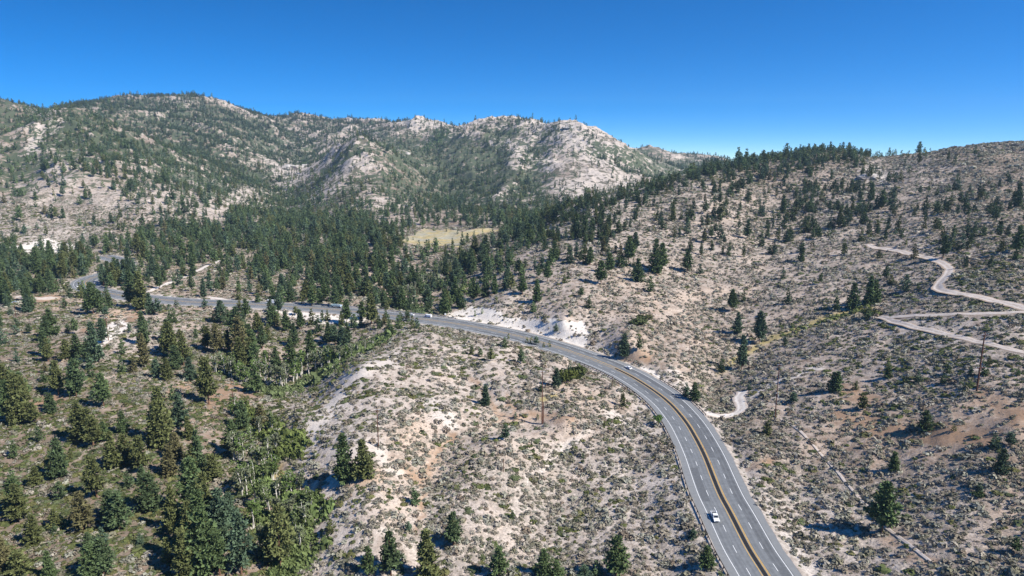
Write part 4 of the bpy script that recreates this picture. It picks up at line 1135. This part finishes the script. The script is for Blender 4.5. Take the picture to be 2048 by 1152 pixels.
A_LIST = [(432,745,705),(440,742,700),(449,748,706),(458,752,712),(466,757,716),(474,760,716),(482,764,722),(490,767,724),(498,768,728),(508,760,715),(520,755,712),(530,762,720),(542,770,722),(552,776,730),(562,778,728),(572,772,722),(584,765,716),(596,760,708),(608,752,700),(620,748,700),(632,742,700),(645,738,696),(658,732,692),(668,725,690),(680,722,690),(692,716,688),(704,712,684),(716,706,682),(730,700,676),(745,692,672),(655,712,684),(470,735,700),(535,735,700),
(470,832,790),(482,838,798),(468,918,858),(477,922,862),(486,920,860),(508,932,885),(517,936,888),(528,934,890),(540,918,872),(552,905,862),(500,900,850),(487,985,925),(494,991,930),(505,975,915),(560,1000,945),(572,996,940),(585,990,938),(598,985,940),(530,965,915),(545,960,910),(515,1010,950),(540,1020,960),(560,1040,985),(580,1035,985),(600,1030,985),(612,1050,1000),(595,1075,1020),(520,1105,1050),(512,1060,1000),(624,1020,975),(555,1085,1030),(605,1100,1050),(580,1120,1070),(520,870,830),(540,860,820),
(800,600,570),(808,603,572),(815,598,566),(822,600,568),(830,594,560),(845,585,548),(855,578,540),(868,566,530),(880,555,520),(892,548,512),(905,540,508)]
ATONES = [('leafy green', (0.115, 0.150, 0.060)), ('grey green', (0.135, 0.150, 0.090)), ('bright green', (0.110, 0.160, 0.050)), ('pale green', (0.150, 0.175, 0.095))]
rows, build = [], []
for (u, vb, vt) in A_LIST:
    r_ = random.Random(int(u * 3 + vb))
    k = r_.choice([0, 1, 2, 3, 0, 1, 2, 3, 4, 5]); tn = r_.choice([0, 1, 2, 3]) if vb > 620 else r_.choice([1, 3])
    rows.append((u, .5 * (vb + vt), ('thin leaved ' if k > 3 else '') + ATONES[tn][0])); build.append((u, vb, vt, k, tn, r_))
for (u, vb, vt, k, tn, r_), lab in zip(build, landmark_labels(rows, [m for m in MARKS if 'aspen' not in m[0]] + [('the tall gully pine', 512, 760), ('the bushy gully pine', 465, 870), ('the gully floor', 560, 970)], 'aspen')):
    p = unproject_profile(u, vb)[0]; h = float(np.clip(p[1] * (slope_of(vt) - slope_of(vb)), 4, 18))
    t = thing('aspen_tree', lab, 'tree', (p[0], p[1], p[2] - .1), r_.uniform(0, 6.28), 'white trunked aspens along the gully')
    t.scale = (h * r_.uniform(1.0, 1.35),) * 2 + (h,)
    c = link('crown', ASPENS[k][0], t); g = r_.uniform(.85, 1.15); c.color = (*[x * g * 1.2 for x in ATONES[tn][1]], 1)
    link('trunk', ASPENS[k][1], t)

# willow and alder growing thickly along the wet ground
def thicket():
    X, Y, S, H, T = [], [], [], [], []
    for pts, w, n_, hh_, col in [
        ([(640,745),(690,712),(740,690),(790,668)], 9, 420, 1.7, (0.095, 0.125, 0.050)), ([(500,770),(560,790),(620,765),(660,735)], 9, 420, 1.6, (0.10, 0.125, 0.055)),
        ([(480,815),(520,850),(560,885),(585,880),(560,915)], 15, 700, 1.9, (0.092, 0.115, 0.036)), ([(500,940),(540,990),(580,1000),(620,1010),(640,1030)], 16, 650, 1.9, (0.095, 0.128, 0.045)),
        ([(540,1040),(590,1060),(600,1110),(570,1150)], 22, 600, 1.8, (0.095, 0.122, 0.045)), ([(770,608),(800,612),(835,622),(850,625)], 7, 220, 2.2, (0.095, 0.125, 0.060)),
        ([(840,590),(870,556),(905,530)], 6, 120, 2.2, (0.13, 0.15, 0.095)), ([(1560,672),(1640,645),(1700,628),(1745,610)], 4, 90, 1.2, (0.12, 0.14, 0.05)),
        ([(430,740),(470,755),(520,770)], 7, 120, 1.3, (0.10, 0.125, 0.055)), ([(850,300),(880,275),(890,262)], 7, 260, 2.5, (0.075, 0.115, 0.05)), ([(920,595),(935,575),(950,560)], 7, 60, 1.8, (0.10, 0.125, 0.045))]:
        for i in range(n_):
            k = rng.integers(0, len(pts) - 1); f = rng.uniform()
            u = pts[k][0] * (1 - f) + pts[k + 1][0] * f + rng.normal(0, w); v = pts[k][1] * (1 - f) + pts[k + 1][1] * f + rng.normal(0, w * .5)
            p = unproject_profile(u, v)[0]
            if ground(p[0:1], p[1:2], RDs)[0] < HALF + 3: continue
            X.append(p[0]); Y.append(p[1]); s_ = rng.lognormal(.15, .35) * min(1.6, max(1, p[1] / 500)); S.append(s_); H.append(s_ * hh_ * rng.uniform(.6, 1.15)); T.append(np.array(col) * rng.uniform(1.1, 1.8))
    X, Y, S, H, T = map(np.array, (X, Y, S, H, T))
    dense = [clump(34, 400 + i, 0.9) for i in range(6)]
    dense = [fatten(q, .8) for q in dense]
    merge(dense, rng.integers(0, 6, len(X)), X, Y, ground(X, Y) - .1, S, H, rng.uniform(0, 6.28, len(X)), T, 'willow_thicket', M_BRUSH, 'bright green willow thickets along the gully and creek bed')
thicket()

# single leafy bushes and the small green tree beside the guardrail
M_LEAF_OBJ = leaf_material('bush_leaves', False, trans=0.2)
def bush_mesh(seed, n_=420, flat=.8):
    r = np.random.default_rng(seed); Q, T = [], []
    lob = [(r.normal(0, .38), r.normal(0, .38), r.uniform(.25, .5), r.uniform(.35, .6)) for _ in range(7)] + [(0, 0, .4, .7)]
    for i in range(n_):
        cx0, cy0, cz0, rr = lob[r.integers(0, len(lob))]
        d = r.normal(0, 1, 3); d[2] = abs(d[2]) * .9; d /= np.linalg.norm(d)
        c = np.array([cx0, cy0, cz0 * flat]) + d * rr * r.uniform(.7, 1.05) * np.array([1, 1, flat])
        u = r.normal(0, 1, 3) + d * .3; u /= np.linalg.norm(u); b = np.cross(u, d + r.normal(0, .5, 3)); b /= np.linalg.norm(b)
        Q += quad_at(c, u, b, r.uniform(.09, .16), r.uniform(.06, .11), r); T.append(r.uniform(.75, 1.25))
    return crown_mesh('leafy_bush', np.array(Q), np.array(T), M_LEAF_OBJ)
for (u, vb, wpx, hpx, col, lab, sd) in [
    (1136,764,44,38,(.088,.105,.030),'big round olive green bush beside the small pines on the knoll',1),(1158,754,40,34,(.098,.118,.045),'paler green round bush joined to the big round one',2),
    (1283,650,48,20,(.085,.105,.045),'wide low green bush alone on the open hillside above the cut',3),(1292,638,26,13,(.105,.112,.045),'small yellowish green bush behind the wide low hillside bush',4),
    (1740,634,40,24,(.10,.115,.040),'yellowish green bush at the foot of paired creek pines',5),(543,600,22,12,(.10,.125,.06),'round green bush on the far side of the highway by the pullout',6),
    (1957,992,26,16,(.07,.10,.045),'dark green bush alone in the sagebrush at the lower right',7),(1165,925,10,9,(.07,.09,.035),'tiny round green bush on the open slope below the twin power pole',8)]:
    p = unproject_profile(u, vb)[0]; m = p[1] / FPX * 1.02
    o = tag(link('leafy_bush', bush_mesh(2100 + sd), None, (p[0], p[1], p[2] - .15)), lab, 'bush'); o.scale = (wpx * m * .5, wpx * m * .5, hpx * m * .92); o.color = (*col, 1)
p = unproject_profile(1316, 852)[0]; t = thing('leafy_tree', 'small bright green leafy tree leaning beside the roadside guardrail', 'tree', tuple(p - np.array([0, 0, .1])))
o = link('crown', bush_mesh(2150, 500, .7), t, (0, 0, 2.2)); o.scale = (2.3, 2.3, 3.6); o.color = (.10, .17, .045, 1)
MB().tube((0, 0, 0), (.2, 0, 2.0), .14, .10, 8).tube((.2, 0, 2.0), (-.5, .2, 3.6), .08, .04, 6).tube((.2, 0, 2.0), (.9, -.2, 3.7), .08, .04, 6).build('trunk', M_BARK, t)

# ------------------------------------------------------------------ rocks
M_ROCK = NT('granite', .9, .1)
_c = M_ROCK.mix(M_ROCK.ramp(M_ROCK.noise(.8, 5, .7), .35, .65), (.30, .27, .24), (.58, .54, .49)); M_ROCK.bump(M_ROCK.noise(1.5, 5, .7), .8, .5); M_ROCK = M_ROCK.color(_c)
M_ROCKD = NT('dark_lava_rock', .9, .1)
_c = M_ROCKD.mix(M_ROCKD.ramp(M_ROCKD.noise(.8, 5, .7), .35, .65), (.035, .035, .038), (.12, .11, .10)); M_ROCKD = M_ROCKD.color(_c)
def rock_bm(seed, n_=9, spread=1.0, tall=.7):
    import bmesh
    r = np.random.default_rng(seed); bm = bmesh.new()
    from mathutils import Matrix, Vector, noise as mn
    for i in range(n_):
        s_ = r.uniform(.25, .6)
        res = bmesh.ops.create_icosphere(bm, subdivisions=2, radius=s_)
        off = Vector((r.normal(0, .45 * spread), r.normal(0, .35 * spread), s_ * .25))
        for v in res['verts']:
            n1 = mn.noise(v.co * 3.1 / s_ * .35 + Vector((i * 7.1, seed, 0)))
            v.co = Vector((v.co.x * 1.15, v.co.y, v.co.z * tall)) * (1 + .45 * n1); v.co = Vector((round(v.co.x / s_ * 5) / 5 * s_ * .35 + v.co.x * .65, v.co.y, v.co.z)) + off
    me = bpy.data.meshes.new('rock'); bm.to_mesh(me); bm.free(); return me
for (u, v, wpx, hpx, mat, lab, sd) in [(2037,291,26,9,M_ROCKD,'dark rock outcrop standing on the skyline of the bare hill',1),(1745,356,46,18,M_ROCK,'pale granite outcrop high on the brown hillside',2),
    (1693,318,22,9,M_ROCK,'small pale outcrop beside the wooded hill crest',3),(663,296,16,14,M_ROCK,'upright white rock knob on the near mountain spur',4),(812,306,12,9,M_ROCK,'white boulder in the green draw below the mountain saddle',5),
    (604,332,40,20,M_ROCK,'broad white granite slab in the canyon mouth',6),(1140,254,24,8,M_ROCK,'grey crag on the shoulder right of the middle peak',9)]:
    p = unproject_profile(u, v)[0]; m = p[1] / FPX
    me = rock_bm(50 + sd); me.materials.append(mat)
    o = tag(link('rock_outcrop', me, None, (p[0], p[1], p[2] - (.05 if p[1] < 1400 else .3) * hpx * m)), lab, 'rock'); o.scale = (wpx * m * .55, wpx * m * .55, hpx * m * .9)

# ------------------------------------------------------------------ power poles
M_POLE = plain('weathered_red_pole', (0.115, 0.052, 0.036), .9, .1, .3, 2.0)
M_GREY = plain('galvanised_grey', (.33, .35, .37), .5, .4, .1, 3.0, .3)
M_INS = plain('pale_insulator', (.62, .68, .72), .3, .5, .05)
M_DARK = plain('dark_iron', (.05, .05, .055), .6, .3)
def pole(u, vb, vt, lab, arms=(), trans=None, twin=None, r=.26):
    p = unproject_profile(u, vb)[0]; h = float(p[1] * (slope_of(vt) - slope_of(vb)))
    t = thing('power_pole', lab, 'pole', (p[0], p[1], p[2] - .2), 0.25, 'wooden power poles crossing the hills')
    pm = MB().tube((0, 0, 0), (0, 0, h + .2), r, r * .62, 10).build('shaft', M_POLE, t)
    if twin: MB().tube((.62, .1, 0), (.62, .1, twin * h), r * .9, r * .7, 10).tube((0, 0, twin * h * .9), (.62, .1, twin * h * .9), .06, .06, 6).build('stub_shaft', M_POLE, t)
    for f, w in arms:
        a = MB().box(-w, w, -.34, -.2, f * h, f * h + .18).tube((-w * .6, -.27, f * h), (0, -.2, f * h - .9), .04, .04, 5).tube((w * .6, -.27, f * h), (0, -.2, f * h - .9), .04, .04, 5).build('crossarm', M_POLE, t)
        for x in (-w * .92, -w * .4, w * .4, w * .92):
            MB().tube((x, -.27, f * h + .18), (x, -.27, f * h + .34), .06, .12, 8).tube((x, -.27, f * h + .34), (x, -.27, f * h + .55), .14, .08, 8).build('insulator', M_INS, a)
    if trans:
        tr = MB().tube((.62, 0, trans * h), (.62, 0, trans * h + 1.1), .36, .36, 12).tube((.62, 0, trans * h + 1.1), (.62, 0, trans * h + 1.2), .3, .1, 12).box(.2, .4, -.06, .06, trans * h + .3, trans * h + .8).build('transformer', M_GREY, t)
        MB().tube((.5, .1, trans * h + 1.15), (.5, .1, trans * h + 1.5), .07, .05, 8).tube((.74, -.1, trans * h + 1.15), (.74, -.1, trans * h + 1.5), .07, .05, 8).build('bushing', M_INS, tr)
    return t
pole(757, 895, 817, 'reddish wooden pole with small crossarm above the paired knoll pines', arms=((.97, .9),), r=.22)
pole(1084, 848, 742, 'tall reddish pole with a shorter twin lashed beside it', arms=((.985, 1.0),), twin=.42, r=.28)
pole(1550, 835, 726, 'tall reddish pole with grey transformer halfway up beside the path head', arms=((.97, 1.1), (.45, .8)), trans=.38, r=.25)
pole(1953, 783, 664, 'tall dark pole with pale insulators on a low crossarm right of the tracks', arms=((.96, 1.6), (.41, 2.3)), r=.36)
pole(1224.5, 775, 751, 'short thin grey pole below the curve of the guardrail', r=.10)
pole(217, 681, 634, 'slim reddish pole on the white and green slope left of the gully', arms=((.96, .9),), r=.24)
pole(467, 813, 775, 'short brown pole at the left edge of the aspen gully', arms=((.95, .8),), r=.2)
pole(1007, 943, 917, 'short slanting brown stub pole alone on the pale lower slope', r=.16)
pole(32, 634, 609, 'thin dark pole under the big pines by the parked car', r=.22)
pole(1378, 711, 686, 'thin dark pole on the open slope beside the dry creek', r=.12)

# ------------------------------------------------------------------ along the highway
def road_at(u, v, z=ROAD_Z):
    s = float(slope_of(v)); Y = (z - CAM_Z) / s; P = np.array([float(q_of(u, v)) * Y, Y])
    i = int(np.argmin(np.hypot(*(road_c - P).T))); return i, P
M_RAILD = plain('weathered_rail_steel', (.085, .075, .072), .75, .3, .3, 1.5)
M_RAILP = plain('pale_galvanised_rail', (.42, .45, .48), .45, .5, .1, 1.5, .3)
M_POST = plain('dark_timber_post', (.06, .05, .045), .9, .1)
def guardrail(i0, i1, off, lab, mat, step=2, face=1):
    c = road_c[i0:i1] + road_nrm[i0:i1] * off
    mid = c[len(c) // 2]
    t = thing('guardrail', lab, 'guardrail', (mid[0], mid[1], ROAD_Z), 0)
    nn = road_nrm[i0:i1] * (-1 if off > 0 else 1)
    prof = [(0.0, .40), (.08, .46), (.08, .55), (.0, .62), (.08, .69), (.08, .78), (0.0, .84), (-.06, .84), (-.06, .40)]
    m = len(c); V = np.stack([np.concatenate([c - mid + nn * a, np.full((m, 1), b)], 1) for a, b in prof], 1).reshape(-1, 3)
    k = len(prof); ii = np.arange(m * k).reshape(m, k); jj = np.roll(ii, -1, 1)
    F = np.stack([ii[:-1], jj[:-1], jj[1:], ii[1:]], -1).reshape(-1, 4)
    link('rail', mesh_data('rail', V, F, mat), t)
    pm = MB().box(-.12, .12, -.13, .13, -.6, .92).mesh('post', M_POST)
    for j in range(0, m, step):
        p = c[j] - mid - nn[j] * .17; o = link('post', pm, t, (p[0], p[1], 0)); o.rotation_euler = (0, 0, math.atan2(nn[j][1], nn[j][0]))
iL, _ = road_at(1152, 722); i0L = 4
guardrail(i0L, iL, -11.35, 'long dark guardrail on wooden posts along the left edge of the curve', M_RAILD, 2 if (iL - i0L) / 2 < 98 else 3)
iA, _ = road_at(1410, 832); iB, _ = road_at(1313, 757)
guardrail(min(iA, iB), max(iA, iB), 11.6, 'short dark guardrail on the right of the curve beside two pines', M_RAILD, 2)
iA, _ = road_at(900, 642); iB, _ = road_at(570, 610)
guardrail(min(iA, iB), max(iA, iB), 11.1, 'pale guardrail along the far side of the straight valley stretch', M_RAILP, 3)

M_WPAINT = plain('white_car_paint', (.80, .81, .82), .35, .5, .04); M_TEAL = plain('pale_teal_paint', (.36, .50, .52), .45, .5, .08)
M_BLUEP = plain('blue_paint', (.10, .22, .52), .35, .5, .05); M_PALEBLUE = plain('pale_blue_paint', (.45, .56, .66), .35, .5, .05)
M_GLASS = plain('dark_car_glass', (.02, .025, .03), .08, .6, .02); M_TYRE = plain('tyre_rubber', (.02, .02, .02), .8, .2); M_RIM = plain('alloy_rim', (.45, .46, .48), .35, .6, .05, 3, .6)
M_LAMP = plain('lamp_glass', (.80, .80, .76), .15, .6, .02); M_TAIL = plain('red_tail_glass', (.45, .02, .02), .2, .5, .02); M_BED = plain('bed_liner', (.05, .05, .052), .8, .2)
def wheels(t, xs, w, r=.37):
    for x in xs:
        for sgn in (-1, 1):
            wm = MB().tube((x, sgn * (w - .22), r), (x, sgn * w, r), r, r, 16).build('wheel', M_TYRE, t)
            MB().tube((x, sgn * w, r), (x, sgn * (w + .015), r), r * .62, r * .5, 12).build('rim', M_RIM, wm)
def lamps(t, x0, x1, w, z):
    for s_ in (-1, 1):
        MB().box(x1 - .06, x1 + .02, s_ * w - .2, s_ * w + .2, z, z + .17).build('headlight', M_LAMP, t)
        MB().box(x0 - .02, x0 + .06, s_ * w - .12, s_ * w + .12, z + .05, z + .32).build('tail_light', M_TAIL, t)
def greenhouse(t, prof, w, paint, tumble=.16, zb=.95):
    # cabin with glass set just proud of it; prof = rear base, rear top, front top, front base (x, z)
    zt = prof[1][1]
    MB().prism(prof, -w, w, lambda z: tumble * max(0, (z - zb)) / max(.1, zt - zb)).build('cab', paint, t)
    (a, b, c, d) = prof
    def lerp(p, q, f): return (p[0] + (q[0] - p[0]) * f, p[1] + (q[1] - p[1]) * f)
    for s_ in (-1, 1):
        y = lambda z: s_ * (w - tumble * (z - zb) / (zt - zb) + .012)
        p0, p1, p2, p3 = lerp(a, b, .15), lerp(a, b, .86), lerp(d, c, .86), lerp(d, c, .15)
        q = [(p0[0] + .15, y(p0[1]), p0[1]), (p1[0] + .12, y(p1[1]), p1[1]), (p2[0] - .12, y(p2[1]), p2[1]), (p3[0] - .2, y(p3[1]), p3[1])]
        MB().add(q + [(x, yy - s_ * .03, z) for x, yy, z in q], [(0,1,2,3),(7,6,5,4),(0,4,5,1),(1,5,6,2),(2,6,7,3),(3,7,4,0)]).build('side_window', M_GLASS, t)
    for nm, (p, q_), sg in (('windshield', (d, c), 1), ('rear_window', (a, b), -1)):
        e, f = lerp(p, q_, .12), lerp(p, q_, .88); w0, w1 = w - .12, w - tumble - .06
        V = [(e[0] + sg * .015, -w0, e[1]), (e[0] + sg * .015, w0, e[1]), (f[0] + sg * .015, w1, f[1] + .01), (f[0] + sg * .015, -w1, f[1] + .01)]
        MB().add(V + [(x - sg * .04, y_, z - .01) for x, y_, z in V], [(0,1,2,3),(7,6,5,4),(0,4,5,1),(1,5,6,2),(2,6,7,3),(3,7,4,0)]).build(nm, M_GLASS, t)
def pickup(t, paint):
    MB().prism([(-2.85,.45),(-2.85,1.0),(-2.8,1.08),(-.62,1.08),(-.62,1.02),(1.2,1.02),(2.6,.96),(2.85,.85),(2.9,.45)], -.98, .98, lambda z: .06 if z > .9 else 0).build('body', paint, t)
    bed = MB().box(-2.74, -.72, -.82, .82, 1.081, 1.10).build('bed_floor', M_BED, t)
    MB().box(-2.8,-.66,.83,.97,1.08,1.36).box(-2.8,-.66,-.97,-.83,1.08,1.36).box(-2.86,-2.76,-.96,.96,1.08,1.35).build('bed_side', paint, t)
    MB().tube((-2.7,-.86,1.36),(-2.7,-.86,2.0),.035,.035,6).tube((-2.7,.86,1.36),(-2.7,.86,2.0),.035,.035,6).tube((-2.7,-.86,2.0),(-2.7,.86,2.0),.035,.035,6).tube((-.75,-.86,1.36),(-.75,-.86,2.0),.035,.035,6).tube((-.75,.86,1.36),(-.75,.86,2.0),.035,.035,6).tube((-.75,-.86,2.0),(-.75,.86,2.0),.035,.035,6).tube((-2.7,.86,2.0),(-.75,.86,2.0),.035,.035,6).tube((-2.7,-.86,2.0),(-.75,-.86,2.0),.035,.035,6).build('ladder_rack', M_RAILP, t)
    greenhouse(t, [(-.6,1.02),(-.45,1.82),(.75,1.84),(1.45,1.02)], .92, paint, .14, 1.02)
    MB().box(2.86, 2.98, -.95, .95, .42, .62).build('bumper', M_RAILP, t); MB().box(2.84, 2.93, -.5, .5, .64, .84).build('grille', M_DARK, t)
    for s_ in (-1, 1): MB().box(1.05, 1.2, s_ * 1.0 - .1, s_ * 1.0 + .1, 1.05, 1.22).build('mirror', M_DARK, t)
    wheels(t, (-1.75, 1.85), 1.0, .4); lamps(t, -2.86, 2.86, .74, .7)
def sedan(t, paint, L=4.6):
    k = L / 4.6
    MB().prism([(-2.3*k,.35),(-2.32*k,.75),(-2.2*k,.92),(-1.3*k,.96),(.9*k,.92),(2.0*k,.78),(2.28*k,.62),(2.3*k,.35)], -.9, .9, lambda z: .05 if z > .8 else 0).build('body', paint, t)
    greenhouse(t, [(-1.75*k,.93),(-1.0*k,1.42),(.25*k,1.44),(1.1*k,.91)], .84, paint, .18, .92)
    wheels(t, (-1.4*k, 1.4*k), .92, .33); lamps(t, -2.3*k, 2.26*k, .66, .6)
def van(t, paint, L=5.8, H=2.3, stripe=None):
    h = L / 2
    MB().prism([(-h,.45),(-h,H-.1),(-h+.15,H),(h-1.5,H),(h-.75,1.25),(h-.1,1.05),(h,.45)], -1.0, 1.0, lambda z: .1 if z > 1.6 else 0).build('body', paint, t)
    for s_ in (-1, 1):
        y = s_ * .93
        MB().prism([(h-2.3,1.35),(h-2.3,H-.35),(h-1.55,H-.35),(h-1.0,1.35)], min(y, y+s_*.1), max(y, y+s_*.1)).build('side_window', M_GLASS, t)
        if stripe: MB().box(-h+.1, h-.9, s_*1.0-.012 if s_ > 0 else -1.012, s_*1.0+.012 if s_ > 0 else -.988, .8, 1.15).build('stripe', stripe, t)
    a, b = np.array([h-1.42, H-.12]), np.array([h-.8, 1.3])
    V = [(a[0],-.8,a[1]),(a[0],.8,a[1]),(b[0],.88,b[1]),(b[0],-.88,b[1])]
    MB().add([(x+.03,y_,z+.02) for x,y_,z in V] + [(x-.03,y_,z-.02) for x,y_,z in V], [(0,1,2,3),(7,6,5,4),(0,4,5,1),(1,5,6,2),(2,6,7,3),(3,7,4,0)]).build('windshield', M_GLASS, t)
    wheels(t, (-h*.58, h*.56), 1.0, .38); lamps(t, -h, h-.02, .75, .75)
def stake_truck(t, paint):
    MB().prism([(2.6,.6),(2.6,2.45),(3.9,2.5),(4.45,1.5),(4.85,1.35),(4.9,.6)], -1.1, 1.1, lambda z: .08 if z > 1.8 else 0).build('cab', paint, t)
    MB().prism([(3.96,2.4),(4.42,1.58),(4.47,1.6),(4.01,2.42)], -.95, .95).build('windshield', M_GLASS, t)
    for s_ in (-1, 1): MB().prism([(3.0,1.55),(3.0,2.3),(3.85,2.3),(4.25,1.55)], min(s_*1.04,s_*1.115), max(s_*1.04,s_*1.115)).build('side_window', M_GLASS, t)
    MB().box(-4.9, 2.5, -1.2, 1.2, 1.0, 1.2).build('flatbed', M_DARK, t)
    for s_ in (-1, 1):
        sd = MB()
        for k in range(9): sd.box(-4.8 + k * .88, -4.72 + k * .88, s_ * 1.15 - .04, s_ * 1.15 + .04, 1.2, 2.9)
        for z in (1.5, 2.0, 2.5): sd.box(-4.85, 2.4, s_ * 1.15 - .06, s_ * 1.15 + .06, z, z + .22)
        sd.build('stake_side', paint, t)
    MB().box(-4.7, 2.3, -.95, .95, 1.21, 2.35, .1, .1).build('load', M_PALEBLUE, t)
    wheels(t, (-3.2, -2.1, 3.6), 1.12, .5); lamps(t, -4.9, 4.88, .85, .8)
def park(builder, name, u, v, lab, cat, lane, toward, *args, free=None):
    if free is None:
        i, P = road_at(u, v, ROAD_Z + .8); c = road_c[i] + road_nrm[i] * lane; tx, ty = road_t[i] * (-1 if toward else 1)
        # keep the position along the road that the sight line meets
        loc = (c[0], c[1], ROAD_Z + .015); rz = math.atan2(ty, tx)
    else:
        p = unproject_profile(u, v)[0]; loc = (p[0], p[1], p[2] + .1); rz = free
    t = thing(name, lab, cat, loc, rz); builder(t, *args); return t
park(pickup, 'pickup_truck', 1429, 1036, 'white pickup truck with a ladder rack coming down the near curve', 'pickup', -6.3, True, M_WPAINT)
park(sedan, 'car', 1255, 735, 'white car on the outer lane of the curve near the white cut', 'car', 6.4, False, M_WPAINT)
park(van, 'van', 847, 637, 'white van with a broad blue side stripe in the valley stretch', 'van', 6.2, False, M_WPAINT, 5.8, 2.2, M_BLUEP)
park(sedan, 'car', 815, 631, 'white car just ahead of the blue striped van', 'car', 6.2, False, M_WPAINT)
park(stake_truck, 'flatbed_truck', 669, 614, 'pale teal flatbed truck with slatted stake sides', 'truck', 6.2, False, M_TEAL)
park(van, 'motorhome', 537, 606, 'long white motorhome near the sand pullout', 'motorhome', 6.2, False, M_WPAINT, 9.0, 2.9)
park(sedan, 'car', 155, 572, 'white car rounding the far road bend in the pines', 'car', -6.0, True, M_WPAINT)
park(sedan, 'parked_car', 31, 606, 'pale blue car parked under the pines by the tan clearing', 'car', 0, False, M_PALEBLUE, free=0.15)

# gate at the sand track, marker posts
p = unproject_profile(1457, 833)[0]
t = thing('track_gate', 'low white gate across the start of the white sand track', 'gate', (p[0], p[1], p[2] - .1), 0.0)
for x in (-1.6, 1.6): MB().box(x - .28, x + .28, -.22, .22, 0, 1.25, .03, .03).build('post', M_WPAINT, t)
MB().tube((-1.6, 0, .85), (1.6, 0, .85), .05, .05, 8).build('bar', M_WPAINT, t)
M_ORANGE = plain('orange_plastic', (.62, .20, .06), .6, .3)
for (u, v, lab) in ((1405.6, 897, 'orange marker post on the median, the one farther up the road'), (1418.5, 928, 'orange marker post on the median, the one nearer the pickup')):
    i, P = road_at(u, v); c = road_c[i] + road_nrm[i] * 1.0
    t = thing('marker_post', lab, 'marker post', (c[0], c[1], ROAD_Z + .01)); MB().tube((0, 0, 0), (0, 0, .06), .22, .18, 10).build('base', M_DARK, t); MB().tube((0, 0, .06), (0, 0, 1.0), .07, .06, 8).build('post', M_ORANGE, t)
i, P = road_at(882, 638); c = road_c[i] + road_nrm[i] * 14.0
t = thing('road_sign', 'small white sign on a post beside the road at the creek mouth', 'sign', (c[0], c[1], float(ground(c[0], c[1])) - .1)); MB().tube((0, 0, 0), (0, 0, 2.6), .06, .06, 8).build('post', M_GREY, t); MB().box(-.6, .6, -.1, -.06, 1.5, 2.9).build('panel', M_WPAINT, t)
